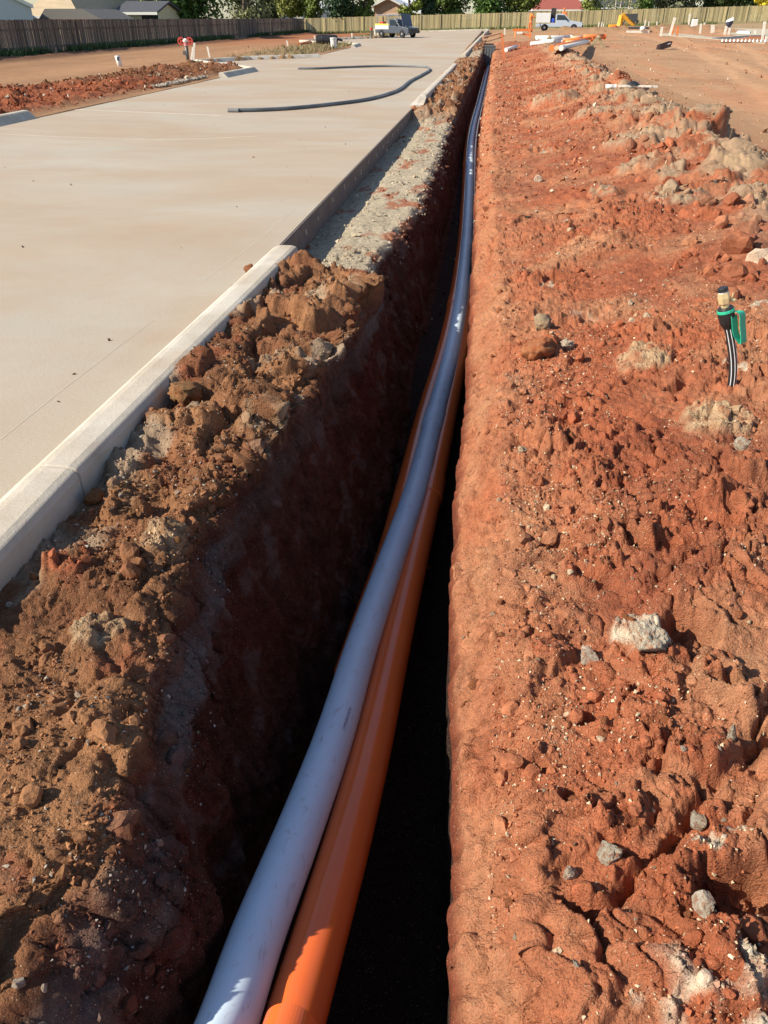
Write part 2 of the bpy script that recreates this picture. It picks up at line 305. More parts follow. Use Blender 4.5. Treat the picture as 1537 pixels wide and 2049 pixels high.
def soil_block(ys, cols, amp=1.0):
    I = lambda T: np.interp(ys, yT, T)
    nr = len(ys)
    j = lambda s, f, a: a * fbm(ys * f, ys * 0 + s, 31 + s, 3)
    xl = I(T_xl) + j(1, 3.2, .07) + j(2, 11, .05); zb = I(T_zb); xr = I(T_xr) + j(3, 3, .024) + j(4, 19, .016)
    xa = I(T_xa) + j(1, 3.2, .05) + j(5, 6, .05); za = I(T_za); xw = I(T_xw); zf = I(T_zf); zc = I(T_zc)
    f = np.clip(-zf / 1.25, 0, 1)
    x0 = np.full(nr, -1.87); gap = xl - x0
    one = np.ones(nr)
    shd = .05 * fbm(ys * 2.2, ys * 0 + 3, 35, 3)
    KX = [x0, x0 + gap * .5, xl - .07, xl, xa, xw, xr + .03, xr + .02, xr, xr + .07, xr + .21 + shd, .68 * one, 1.6 * one, 2.65 * one, 3.25 * one, 3.9 * one, 5.08 * one]
    KZ = [zb - .03 * (zb < -.1), zb + .015, zb + .01, zb - .05 * f, za, zf, zf, np.maximum(zf, -.36), -.17 * f, -.10 * f, .045 * one, .12 * one, .25 * one * zc / .38, zc, zc * .5, .03 * one, -.004 * one]
    X = []; Z = []; Tt = []
    for k, n in enumerate(cols):
        u = np.arange(n) / n
        X.append(KX[k][:, None] * (1 - u) + KX[k + 1][:, None] * u); Z.append(KZ[k][:, None] * (1 - u) + KZ[k + 1][:, None] * u); Tt.append(k + u)
    X.append(KX[-1][:, None]); Z.append(KZ[-1][:, None]); Tt.append(np.array([16.0]))
    X = np.concatenate(X, 1); Z = np.concatenate(Z, 1); t = np.concatenate(Tt)[None, :] + 0 * X
    for _ in range(3):      # round the corners of the profile
        X[:, 1:-1] = .25 * X[:, :-2] + .5 * X[:, 1:-1] + .25 * X[:, 2:]; Z[:, 1:-1] = .25 * Z[:, :-2] + .5 * Z[:, 1:-1] + .25 * Z[:, 2:]
    Y = ys[:, None] + 0 * X
    Z = Z + zg(X, Y) + smooth(15.0, 15.9, t) * ground_extra(X, Y)[0]
    S = np.concatenate([np.zeros((nr, 1)), np.cumsum(np.hypot(np.diff(X, axis=1), np.diff(Z, axis=1)), 1)], 1)
    S = S - 0.5 * (S[:, :1] + 0)  # arc length from the kerb
    # masks
    grav = (smooth(6.2, 6.45, Y) * (1 - smooth(18.4, 19.8, Y)) + smooth(43, 44.5, Y) * (1 - smooth(50, 52, Y)))
    left = 1 - smooth(2.7, 3.3, t); right = smooth(8.0, 8.8, t); wall = np.clip(1 - left - right, 0, 1)
    lg = left * grav; ls = left * (1 - grav)
    rough = .10 + .90 * smooth(9.9 + .5 * fbm(Y * 3, Y * 0 + 2, 90, 3), 10.75 + .5 * fbm(Y * 3, Y * 0 + 2, 90, 3), t)
    fade = 1 - smooth(14.8, 15.9, t)
    crest = smooth(12.0, 12.8, t) * (1 - smooth(14.6, 15.3, t)) * smooth(4, 8, Y)
    n8 = fbm(S / .8, Y / .8, 1, 3); n2 = fbm(S / .2, Y / .2, 2, 4)
    c16 = clods(S, Y, .17, 3, 3.0); c7 = clods(S, Y, .075, 4, 2.5); c3 = clods(S, Y, .032, 5, 1.6); c1 = clods(S, Y, .014, 6, 1.0); far_f = 1 - .4 * smooth(3, 7, Y); fine = fbm(S / .02, Y / .02, 7, 3)
    ok = np.clip(n8 * 1.6 + .62, .22, 1.35)              # rough patches alternate with trodden ones
    p22 = plates(S, Y, .21, 51, 2.4); p9 = plates(S, Y, .085, 52, 1.8); p4 = plates(S, Y, .038, 53, 1.4)
    crk = smooth(.10, .0, np.abs(fbm(S / .42, Y / .42, 54, 4))) * smooth(-.15, .25, fbm(S / .7, Y / .7, 55, 2)) + .6 * smooth(.09, .0, np.abs(fbm(S / .17, Y / .17, 56, 3))) * smooth(0., .3, fbm(S / .5, Y / .5, 57, 2))
    Dr = (.03 * n8 + rough * (.022 * n2 + ok * far_f * (.066 * p22 + .030 * p9 + .014 * p4 + .006 * c1 - .065 * crk) + .004 * fine) + (1 - rough) * (.016 * fbm(S / .14, Y / .4, 12, 3) + .010 * fbm(S / .25, Y / .035, 13, 3) + .007 * p4 + .024 * p9 * smooth(8.0, 8.5, t) + .03 * p22 * smooth(8.0, 8.6, t) - .02 * smooth(.07, .0, np.abs(fbm(S / .3, Y / .12, 14, 3))) + .004 * fine)) * fade
    Dr = Dr + crest * (.13 * plates(S, Y, .50, 21, 1.6, 3.0, .7) + .045 * plates(S, Y, .19, 22, 1.2, 3.5))
    jag = .30 + .70 * smooth(1.9, 3.2, Y); flat_ = .35 + .65 * np.clip(smooth(1.5, 2.1, Y) + smooth(1.15, .9, Y), 0, 1)
    Dl = .045 * fbm(S / .32, Y / .32, 8, 3) + jag * (.14 * plates(S, Y, .34, 23, 1.5, 3.4, .8) + .03 * c16) + .075 * p22 * jag - .03 * jag + flat_ * (.026 * p9 + .014 * p4) + .007 * c1 + .006 * fine - .035 * flat_
    # single lumps seen in the soil
    e0 = np.zeros(X.shape); bcol = np.zeros(X.shape + (3,)); bw = np.zeros(X.shape)
    for (bx, by, br, bh, bc_) in BUMPS:
        if by + 2 * br < ys[0] or by - 2 * br > ys[-1]: continue
        r0 = np.searchsorted(ys, by - 1.6 * br); r1 = np.searchsorted(ys, by + 1.6 * br)
        if r1 <= r0: continue
        sl0 = slice(r0, r1); xx_, yy_ = X[sl0], Y[sl0]
        rr_ = np.hypot(xx_ - bx, (yy_ - by) * 1.05) / (br * (1 + .55 * fbm(xx_ / (br * .9), yy_ / (br * .9), 58, 3)))
        m_ = smooth(1.05, .72, rr_); e0[sl0] += m_ * (.012 * p9[sl0] + .008 * p4[sl0] + .004 * c1[sl0]) + m_ * bh * .8 * (.75 + .5 * fbm(xx_ / (br * .5), yy_ / (br * .5), 59, 3)); bw[sl0] = np.maximum(bw[sl0], m_); bcol[sl0] = np.where((m_ > .02)[..., None], bc_, bcol[sl0])
    Dr = Dr + e0; Dl = Dl + e0
    Dg = .012 * n8 + .012 * n2 + .007 * c3 + .006 * c1 + .02 * clods(S, Y, .06, 24, 6.0)
    Dw = .045 * fbm(S / .35, Y / .35, 9, 3) + .018 * fbm(S / .5, Y / .06, 10, 3) + .03 * c16 + .022 * c7 + .008 * c3 + .005 * fine
    Dw = np.where(t > 5.0, .012 * n2, Dw)
    # left bank stays low against the kerb so that it does not climb it
    Dl = Dl * smooth(-0.05, .9, t)
    D = (right * Dr + ls * Dl + lg * Dg + wall * Dw) * amp
    # soft hollow with a steep near lip beside the grey stone
    for (hx, hy, hr, hd) in HOLLOWS:
        D = D - right * hd * (1 - smooth(.62, 1.05, np.hypot((X - hx) * .85, Y - hy) / (hr * (1 + .5 * fbm(X / .09, Y / .09, 60, 3)))))
    P = np.stack([X, Y, Z], -1)
    du = np.gradient(P, axis=1); dv = np.gradient(P, axis=0)
    Nn = np.cross(du, dv); Nn /= np.maximum(np.linalg.norm(Nn, axis=-1, keepdims=True), 1e-9)
    P = P + Nn * D[..., None]
    # soil colours; those of the trench wall and floor have shade painted in
    e = lambda a: a[..., None]
    na = fbm(S / .45, Y / .45, 40, 4); nb = fbm(S / .13, Y / .13, 41, 4); nc_ = fbm(S / 1.3, Y / 1.3, 42, 3); nd = fbm(S / .035, Y / .035, 43, 3)
    cR = RED + (TAN - RED) * e(np.clip(.20 + .8 * na + .4 * nb, 0, .8)); cR = cR + (DRED - cR) * e(np.clip(.12 + .7 * nc_ + .7 * nb + .3 * nd, 0, .85))
    _, _, cid = worley(S / .11 + nb, Y / .11 + na, 44); chalk = smooth(.985, .992, cid) * smooth(.0, .25, nd + .1)
    cR = cR + (CHALK * .85 - cR) * e(chalk * .8 * rough)
    scr = (1 - rough) * np.clip(.35 + .8 * fbm(S / .10, Y / .5, 46, 3), 0, .8); cR = cR + (np.array([.40, .15, .075]) - cR) * e((1 - rough) * .5); cR = cR + (TAN * .95 - cR) * e(scr * .55)
    cl = crest * smooth(-.15, .25, fbm(S / .5, Y / .5, 47, 3) + .15); cR = cR + (CLAY - cR) * e(cl * .9)
    cR = cR + (BROWN * 1.45 - cR) * e(smooth(30, 60, Y) * .45 * smooth(-.2, .4, nc_ + .2)) 
    cR = cR + (np.array([.385, .228, .13]) - cR) * e(smooth(14.6, 15.8, t))
    cL = BROWN + (OCHRE - BROWN) * e(np.clip(.45 + .9 * na + .5 * (1 - flat_), 0, 1)); cL = cL + (DRED * 1.1 - cL) * e(np.clip(.9 * nb - .1, 0, .7))
    cL = cL + (np.array([.40, .34, .25]) - cL) * e(smooth(.1, .4, fbm(S / .3, Y / .3, 48, 3)) * .55)
    cG = GRAVEL * e(1 + .25 * nd + .12 * na); cG = cG + (RED * .95 - cG) * e(smooth(.05, .3, fbm(S / .25 + 3, Y / .35, 49, 3) - .15 + .25 * smooth(1.6, 2.8, t)) * .8)
    cW = WALL_SHADED + (DRED * .6 - WALL_SHADED) * e(np.clip(.4 + na, 0, 1)); cW = cW * e(1 + .4 * nb)  # wall soil darkened so its colour carries the trench shade
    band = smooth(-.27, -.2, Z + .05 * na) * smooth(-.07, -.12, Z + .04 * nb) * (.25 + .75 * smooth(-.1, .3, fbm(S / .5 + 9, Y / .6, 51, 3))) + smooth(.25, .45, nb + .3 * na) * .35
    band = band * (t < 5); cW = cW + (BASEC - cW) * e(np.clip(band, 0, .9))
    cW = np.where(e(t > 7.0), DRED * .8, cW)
    cW = np.where(e(t > 5) & (e(t) < 7), np.array([.04, .022, .017]), cW)  # near-black floor: trench shade put into the soil colour
    bwm = e(bw * np.clip(.6 + .9 * nb + .8 * nd, 0, 1)); cR = cR + (bcol * e(1 + .3 * nd) - cR) * bwm; cL = cL + (bcol * e(1 + .3 * nd) - cL) * bwm
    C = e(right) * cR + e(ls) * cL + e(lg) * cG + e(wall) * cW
    return P, C, Nn, D
near = [0.35]
while near[-1] < 8.0: near.append(near[-1] + .0030 * math.hypot(near[-1], 1.75))
near = np.array(list(np.arange(-1.5, .35, .05)) + near)
far = [near[-1] - .03]
while far[-1] < 62.3: far.append(far[-1] + .0036 * far[-1] + .004)
far = np.array(far)
P1, C1, N1, D1 = soil_block(near, [52, 58, 18, 40, 76, 12, 14, 14, 16, 34, 112, 165, 125, 44, 30, 14])
P2, C2, N2, D2 = soil_block(far, [24, 24, 10, 16, 24, 6, 6, 6, 6, 12, 32, 52, 66, 40, 18, 8])
V = np.concatenate([P1.reshape(-1, 3), P2.reshape(-1, 3)]); CC = np.clip(np.concatenate([C1.reshape(-1, 3), C2.reshape(-1, 3)]), .01, .9)
Q = np.concatenate([gridfaces(*P1.shape[:2]), gridfaces(P2.shape[0], P2.shape[1], P1.shape[0] * P1.shape[1])])
m_soil = mat('red_soil', (0.3, .1, .05), rough=.95, var=.30, scale=26, bump=.012, bscale=95, spec=.12, attr='soil', bump2=(.0028, 150), specks=[(95, .13, (.50, .38, .25)), (230, .15, (.55, .42, .28))])
soil = tag(npmesh('excavated_soil', V, Q, m_soil, CC), kind='structure')
NV = np.concatenate([N1.reshape(-1, 3), N2.reshape(-1, 3)])
PXs, PYs, DEP = project(V)
def surf(px, py, rad=5.0):
    """nearest soil point seen at a photo pixel"""
    d2 = (PXs - px) ** 2 + (PYs - py) ** 2
    c = np.nonzero(d2 < rad * rad)[0]
    if not len(c): return Vector(G(px, py)), Vector((0, 0, 1)), np.array(RED)
    k = c[np.argmin(DEP[c] * (1 + .002 * np.sqrt(d2[c])))]
    return Vector(V[k]), Vector(NV[k]), CC[k]
# ================================================================== GROUND to the horizon
bays = [[(-9.2, 33.0), (-13.2, 38.4), (-11.7, 41.6), (-8.6, 44.2), (-8.6, 33)], [(-9.2, 60.), (-15.5, 70.), (-13.4, 76), (-8.6, 82), (-8.6, 60)]]
def inpoly(X, Y, poly):
    r = np.zeros(X.shape, bool); n = len(poly)
    for i in range(n):
        (x1, y1), (x2, y2) = poly[i], poly[(i + 1) % n]
        c = ((y1 > Y) != (y2 > Y)) & (X < (x2 - x1) * (Y - y1) / (y2 - y1 + 1e-12) + x1); r ^= c
    return r
gx = np.concatenate([[-900, -400, -200, -110, -70, -50, -40, -34, -30, -28], np.arange(-27, -22, .16), np.arange(-22, -14.5, .3), np.arange(-14.5, -9.3, .075), [-9.3, -9.2, -6, -3, -1.95, -1.9], [5.0], np.arange(5.12, 20, .14), np.arange(20, 48, .35), [50, 55, 62, 75, 100, 150, 250, 450, 900]])
gy = [-500, -200, -80, -40, -20, -10, -6, -4, -2.5, -1.5, -.5, .5, 1.5, 2.5, 3.5]
while gy[-1] < 120: gy.append(gy[-1] + max(.06, .0085 * gy[-1]))
gy = np.array(gy + [130, 145, 170, 200, 260, 350, 500, 800, 1500]); k62 = np.argmin(abs(gy - 62)); gy[k62] = 62.0
X, Y = np.meshgrid(gx, gy)
h, heap, ridge, mound, berm, tr = ground_extra(X, Y)
Z = zg(X, Y) + h
road = ((X > -9.35) & (X < -1.87) & (Y < 105))
for b in bays: road |= inpoly(X, Y, b)
Z = np.where(road, zg(X, Y) - .22, Z)
e = lambda a: a[..., None]
na = fbm(X / 2.5, Y / 2.5, 80, 4); nb = fbm(X / .7, Y / .7, 81, 4); nst = fbm(X / 1.0, Y / 9, 82, 4)
cg = np.array([.385, .228, .13]) * e(1 + .18 * na + .15 * nb)
cg = cg + (np.array([.53, .31, .175]) - cg) * e(np.clip(tr, 0, 1) * .6 * (X > 4)); cg = cg + (np.array([.46, .21, .11]) - cg) * e(np.clip(nst * 1.3 + .0, 0, .5) * (X > 4))
lf = 1 - smooth(-24.5, -9.3, X) * 0
cl = np.array([.33, .19, .105]) * e(1 + .2 * nst + .12 * nb); cl = cl + (np.array([.33, .12, .055]) - cl) * e(smooth(50, 85, Y) * .75)
cg = np.where(e(X < -5), cl, cg)
hc = RED * .78 + (BROWN * 1.15 - RED * .78) * e(np.clip(smooth(20, 32, Y - 1.3 * (X + 11)) + .6 * nb, 0, 1)); hc = hc + (np.array([.27, .20, .11]) - hc) * e(smooth(33, 46, Y) * .8)
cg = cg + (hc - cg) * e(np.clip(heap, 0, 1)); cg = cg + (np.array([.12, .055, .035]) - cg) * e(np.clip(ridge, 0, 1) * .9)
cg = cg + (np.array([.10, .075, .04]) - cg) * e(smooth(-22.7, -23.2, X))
cg = cg + (np.array([.26, .16, .085]) - cg) * e(np.clip(mound, 0, 1) * .9); cg = cg + (RED * .9 - cg) * e(np.clip(berm, 0, 1) * .9)
cg = cg + (np.array([.30, .25, .15]) - cg) * e(smooth(84, 92, Y) * (X > 3) * .55); cg = cg + (np.array([.11, .13, .045]) - cg) * e(smooth(108, 110.5, Y + 1.2 * nb) * (1 - smooth(118, 122, Y)) * .8)
cg = cg + (np.array([.12, .15, .06]) - cg) * e(np.where((Y > 122) | (X < -26), .8, 0))
Qg = gridfaces(len(gy), len(gx)); ci = (X.ravel()[Qg].mean(1), Y.ravel()[Qg].mean(1))
keep = ~((ci[0] > -1.9) & (ci[0] < 5.0) & (ci[1] > -1.5) & (ci[1] < 62)); Qg = Qg[keep]
m_gr = mat('site_dirt', (.3, .17, .09), rough=.96, var=.16, scale=3.0, bump=.02, bscale=14, spec=.12, attr='soil', specks=[(9, .10, (.55, .42, .28))])
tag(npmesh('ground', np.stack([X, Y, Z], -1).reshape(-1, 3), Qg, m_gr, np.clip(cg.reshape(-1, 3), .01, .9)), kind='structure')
# ================================================================== ROAD SLAB
def concrete(name, c, tint, stretch):
    return mat(name, c, rough=.85, var=.07, scale=1.0, bump=.003, bscale=70, spec=.25, tint=tint, stretch=stretch, specks=[(70, .05, (.34, .27, .20))], dust=(.30, .42, .62, (.40, .275, .185), .5, (.9, 1.4, 1)))
m_road = concrete('road_concrete', (.425, .38, .31), (.41, .33, .25), (.5, 1.0, 1))
m_kerb = mat('kerb_concrete', (.55, .51, .44), rough=.85, var=.16, scale=5, bump=.003, bscale=60, spec=.25, tint=(.46, .40, .32), dust=(3.5, .55, .72, (.40, .26, .16), .55))
m_pale = mat('cement_film', (.52, .46, .37), rough=.9, var=.2, scale=6)
rx = np.array([-9.35, -7, -4.5, -1.86]); ry = np.concatenate([np.arange(-8, 20, 2.0), np.arange(20, 105.1, 5)])
Xr, Yr = np.meshgrid(rx, ry); Zr = zg(Xr, Yr); n0 = Xr.size
Vr = np.stack([Xr, Yr, Zr], -1).reshape(-1, 3); Vb = Vr.copy(); Vb[:, 2] -= .42
Fr = [tuple(f) for f in gridfaces(len(ry), len(rx))] + [tuple(i + n0 for i in f[::-1]) for f in gridfaces(len(ry), len(rx))]
nr, nc = Xr.shape; ring = [i * nc for i in range(nr)] + [(nr - 1) * nc + j for j in range(1, nc)] + [i * nc + nc - 1 for i in range(nr - 2, -1, -1)] + [j for j in range(nc - 2, 0, -1)]
Fr += [(ring[i], ring[(i + 1) % len(ring)], ring[(i + 1) % len(ring)] + n0, ring[i] + n0) for i in range(len(ring))]
mb = MB(); mb.v = [tuple(v) for v in np.concatenate([Vr, Vb])]; mb.f = Fr
road_o = tag(mb.build('road', m_road), kind='structure')
for b in bays:
    q = MB(); zz = [(x, y, float(zg(x, y)) - .004) for x, y in b]; q.add(zz + [(x, y, z - .2) for x, y, z in zz], [tuple(range(len(b) - 1, -1, -1))] + [(i, (i + 1) % 5, 5 + (i + 1) % 5, 5 + i) for i in range(5)])
    q.build('bay_slab', m_road, road_o)
def strip(pts, w_, name='joint_line'):
    q = MB()
    for (x1, y1), (x2, y2) in zip(pts[:-1], pts[1:]):
        t = Vector((x2 - x1, y2 - y1)).normalized() * w_ / 2
        q.add([(x1 - t.y, y1 + t.x, float(zg(x1, y1)) + .0012), (x1 + t.y, y1 - t.x, float(zg(x1, y1)) + .0012), (x2 + t.y, y2 - t.x, float(zg(x2, y2)) + .0012), (x2 - t.y, y2 + t.x, float(zg(x2, y2)) + .0012)], [(0, 1, 2, 3)])
    return q.build(name, m_pale, road_o)
gp = lambda L: [tuple(onz(a, b, 0)[:2]) for a, b in L]
strip(gp([(0, 268), (130, 274), (290, 279), (420, 277), (520, 272)]), .05); strip(gp([(150, 219), (320, 226), (440, 231)]), .12)
strip(gp([(0, 880), (60, 832), (130, 776), (200, 722), (308, 640)]), .006); strip(gp([(410, 560), (480, 508), (530, 470), (590, 415)]), .008)
m_edge = mat('edge_dirt_and_shade', (.17, .15, .13), rough=.95, var=.3, scale=6, bump=.004, bscale=40, dust=(5, .5, .7, (.24, .15, .10), .6))  # dirty formed concrete, base colour darkened to paint in the face's shade
for (y0_, y1_) in ((6.43, 20.4), (36.05, 43.9)): MB().box((-1.853, (y0_ + y1_) / 2, -.17 + float(zg(-1.8, y0_))), (.02, y1_ - y0_, .33)).build('edge_shade_plate', m_edge, road_o)  # thin plates added over the slab face to carry that painted shade
# starter ties left in the exposed slab edge
tie = MB().box((0, 0, 0), (.012, .03, .07)).mesh('tie_bar', m_pale)
for k in range(17):
    y = 7.3 + k * .78 + random.uniform(-.15, .15); inst('tie_bar', tie, road_o, (-1.840, y, -.11 + random.uniform(-.03, .03)), (0, random.uniform(-.2, .2), 0), (1, 1, random.uniform(.5, 1)))
# ================================================================== KERBS
PK = [(-.17, -.004), (-.15, .02), (-.03, .125), (.0, .145), (.03, .15), (.11, .15), (.145, .14), (.155, .11), (.155, -.2), (-.17, -.2)]
def kerb(sections, label, name='concrete_kerb', prof=PK, group=None):
    first = sections[0][0]; t = thing(name, (first[0], first[1], float(zg(first[0], first[1]))), label, 'kerb', group)
    for s_ in sections:
        path = []
        for (a, b) in zip(s_[:-1], s_[1:]):
            n = max(1, int(math.hypot(b[0] - a[0], b[1] - a[1]) / 6))
            for k in range(n): path.append((a[0] + (b[0] - a[0]) * k / n, a[1] + (b[1] - a[1]) * k / n))
        path.append(s_[-1])
        pp = [(x - first[0], y - first[1], float(zg(x, y)) - float(zg(*first))) for x, y in path]
        MB().sweep(pp, prof).build('kerb_section', m_kerb, t, bevel=.008)
    return t
PN = [(-.185, -.004), (-.165, .02), (-.04, .125), (-.005, .145), (.03, .15), (.125, .15), (.16, .14), (.172, .11), (.172, -.25), (-.185, -.25)]
kerb([[(-1.81, -3), (-1.81, 2.64)], [(-1.81, 2.65), (-1.78, 4.0), (-1.715, 6.36), (-1.715, 6.46)]], prof=PN, label= 'long pale concrete kerb in the foreground beside dug brown soil')
t = kerb([[(-1.80, 21.2), (-1.72, 36.0)]], 'sunlit kerb length starting behind the bare slab edge')
MB().add([(-.17, 0, -.2), (.155, 0, -.2), (.155, 0, .12), (0, 0, .14), (-.17, 0, 0), (-.17, -.75, -.2), (.155, -.75, -.2), (.155, -.75, .02), (-.0, -.75, .012), (-.17, -.75, .0)],
         [(0, 1, 6, 5), (1, 2, 7, 6), (2, 3, 8, 7), (3, 4, 9, 8), (4, 0, 5, 9), (5, 6, 7, 8, 9)]).build('kerb_ramp_end', m_kerb, t)
kerb([[(-1.68, 44), (-1.45, 75)]], 'narrow far kerb running beside the end of the trench')
kerb([[(-1.4, 80), (-1.2, 101)]], 'farthest right kerb piece meeting the end of the road')
kerb([[(-9.0, 104.8), (-1.2, 104.8)]], 'kerb closing the far end of the road before the timber fence')
PL = [(-o, z) for o, z in PK][::-1]
kerb([[(-9.5, 9), (-9.5, 16.7)]], 'short kerb end at the left edge of the picture beside red soil', prof=PL)
kerb([[(-9.30, 29.4), (-9.15, 32.9)], [(-9.2, 33.0), (-13.3, 38.5)], [(-13.3, 38.55), (-11.8, 41.8), (-8.9, 44.3)]], 'zigzag kerb around the nearest parking bay, hydrant behind it', prof=PL)
kerb([[(-9.2, 57.), (-9.3, 60.2)], [(-9.3, 60.3), (-15.5, 70)], [(-15.5, 70.1), (-13.4, 76.2), (-9.2, 82)]], 'second parking bay kerb, by the black drum', prof=PL)
kerb([[(-9.1, 86), (-8.9, 92)]], 'short kerb length just right of the parked truck', prof=PL)
# ================================================================== CONDUITS IN THE TRENCH
m_white = mat('white_conduit', (.66, .80, .93), rough=.36, var=.05, scale=5, spec=.35, specks=[(160, .035, (.20, .13, .10))], coat=.0, dust=(9, .56, .74, (.33, .24, .17), .6, (3, 1, 3)))
m_orange = mat('orange_conduit', (.80, .155, .034), rough=.22, var=.06, scale=5, spec=.5, specks=[(120, .02, (.12, .05, .03))], coat=.15, dust=(7, .58, .76, (.36, .20, .12), .45, (3, 1, 3)))
m_orangel = mat('orange_plastic', (.75, .20, .05), rough=.45, var=.12, scale=4)
m_ink = mat('purple_print', (.16, .09, .19), rough=.6, var=.1)
def spline(pts, n=160):
    P = np.array([list(p) for p in pts], float); d = np.concatenate([[0], np.cumsum(np.linalg.norm(np.diff(P, axis=0), axis=1))])
    m_ = np.gradient(P, d, axis=0); s = d[-1] * (np.linspace(0, 1, n) ** 1.5); out = []
    for q in s:
        i = min(np.searchsorted(d, q, 'right') - 1, len(d) - 2); h_ = d[i + 1] - d[i]; u = (q - d[i]) / h_
        out.append((2 * u ** 3 - 3 * u * u + 1) * P[i] + (u ** 3 - 2 * u * u + u) * h_ * m_[i] + (-2 * u ** 3 + 3 * u * u) * P[i + 1] + (u ** 3 - u * u) * h_ * m_[i + 1])
    return [Vector(o) for o in out]
def track(L): return [Vector(onz(a, b, z)) for a, b, z in L]
WP = track([(455, 2049, -.40), (505, 1900, -.45), (584, 1700, -.53), (660, 1500, -.64), (722, 1300, -.77), (791, 1100, -.87), (826, 1000, -.91), (868, 840, -.97), (905, 700, -1.0), (933, 500, -.97), (939, 400, -.88), (942, 300, -.72), (962, 200, -.66), (974, 150, -.66), (979, 122, -.6), (974, 108, -.5)])
WP = [WP[0] + (WP[0] - WP[1]) * 1.6 + Vector((0, 0, .1))] + WP
OR = track([(588, 2049, -.48), (632, 1900, -.53), (690, 1700, -.61), (742, 1500, -.72), (787, 1300, -.85), (834, 1100, -.95), (858, 1000, -.99), (893, 840, -1.05), (922, 700, -1.07), (946, 500, -1.04), (949, 400, -.96), (951, 300, -.80), (969, 200, -.74), (979, 150, -.74), (984, 122, -.68), (986, 108, -.6)])
OR = [OR[0] + (OR[0] - OR[1]) * 1.6] + OR
OL = track([(700, 1350, -.88), (722, 1280, -.92), (782, 1100, -.96), (808, 1000, -.97), (848, 840, -1.05), (889, 700, -1.07), (924, 500, -1.04), (931, 400, -.96), (935, 300, -.81), (956, 200, -.80), (969, 150, -.76), (974, 125, -.7), (968, 112, -.62)])
def conduit(path, r, m, name, label, joints, n=20):
    t = thing(name, path[0], label, 'conduit', 'conduits laid in the trench')
    pts = spline(path, 220); o = pts[0]
    MB().tube([p - path[0] for p in pts], r, n).build('pipe', m, t, smooth_=True)
    for (Yj, ln) in joints:
        i = int(np.argmin([abs(p.y - Yj) for p in pts])); a = pts[i]; d = (pts[min(i + 1, 219)] - a).normalized()
        q = [a - d * ln, a - d * ln * .97, a - d * .012, a]; MB().tube([x - path[0] for x in q], [r * 1.02, r * 1.085, r * 1.085, r * 1.03], 40).build('socket', m, t, smooth_=False)
    return pts, t
wpts, wt = conduit(WP, .079, m_white, 'white_conduit', 'glossy white conduit lying uppermost along the trench', [(5.75, .32), (11.5, .3), (17.5, .35), (26, .4)])
conduit(OR, .083, m_orange, 'orange_conduit', 'thick orange conduit on the right side of the white one', [(4.7, .3), (12, .3), (21, .35)])
conduit(OL, .078, m_orange, 'orange_conduit', 'orange conduit half hidden on the left under the white one', [(9, .3), (18, .35)])
# printed word on the white conduit, wrapped round its wall
cu = bpy.data.curves.new('print', 'FONT'); cu.body = 'COMMUNICATIONS'; cu.size = 1.0
to = bpy.data.objects.new('print', cu); COL.objects.link(to); dg = bpy.context.evaluated_depsgraph_get(); tm = bpy.data.meshes.new_from_object(to.evaluated_get(dg)); bpy.data.objects.remove(to)
arc = np.concatenate([[0], np.cumsum([(b - a).length for a, b in zip(wpts[:-1], wpts[1:])])])
tv = np.array([v.co[:] for v in tm.vertices]); sc_ = .016
s0 = arc[int(np.argmin([abs(p.y - 2.05) for p in wpts]))]
for v, c in zip(tm.vertices, tv):
    s = s0 + c[0] * sc_ * 1.0; i = min(int(np.searchsorted(arc, s)) - 1, 218); u = (s - arc[i]) / (arc[i + 1] - arc[i]); p = wpts[i].lerp(wpts[i + 1], u)
    tt = (wpts[i + 1] - wpts[i]).normalized(); sx = tt.cross(Vector((0, 0, 1))).normalized(); sy = sx.cross(tt)
    a = R(52) + c[1] * sc_ / .079; v.co = p + (sx * math.cos(a) + sy * math.sin(a)) * .0798 - WP[0]
tm.materials.clear(); tm.materials.append(m_ink); po = bpy.data.objects.new('printed_word', tm); COL.objects.link(po); po.parent = wt
# orange off-cut resting on the orange conduit at the bottom of the picture
oc = thing('conduit_offcut', (0, 0, 0), 'open orange conduit end poking in at the bottom edge of the picture', 'conduit')
a0 = Vector(onz(583, 2050, -.30)); dd = (OR[2] - OR[1]).normalized() + Vector((0, 0, -.06)); dd.normalize(); oc.location = a0
q = MB(); n = 48; sx = dd.cross(Vector((0, 0, 1))).normalized(); sy = sx.cross(dd)
rings = [(-.5, .066), (0, .066), (0, .060), (-.48, .060)]
q.add([dd * s + (sx * math.cos(2 * math.pi * k / n) + sy * math.sin(2 * math.pi * k / n)) * r_ for s, r_ in rings for k in range(n)], [(i * n + k, i * n + (k + 1) % n, (i + 1) * n + (k + 1) % n, (i + 1) * n + k) for i in range(3) for k in range(n)])
q.build('pipe', m_orange, oc)
# grey pit box at the trench end
pb = Vector((-.42, 52, float(zg(-.4, 52)))); m_pit = mat('grey_pit_plastic', (.13, .14, .145), rough=.6, var=.15)
t = thing('cable_pit', pb + Vector((0, 0, -.9)), 'grey plastic cable pit standing in the far end of the trench', 'pit')
q = MB(); [q.box((0, s * .30, .55), (.62, .03, 1.1)) for s in (-1, 1)]; [q.box((s * .296, 0, .55), (.03, .56, 1.1)) for s in (-1, 1)]; q.build('wall', m_pit, t)
rib = MB().box((0, 0, 0), (.03, .02, 1.0)).mesh('rib', m_pit)
for k in range(4): inst('rib', rib, t, (-.24 + k * .16, -.325, .55))
MB().box((0, 0, 1.12), (.68, .68, .05)).build('rim', m_pit, t)
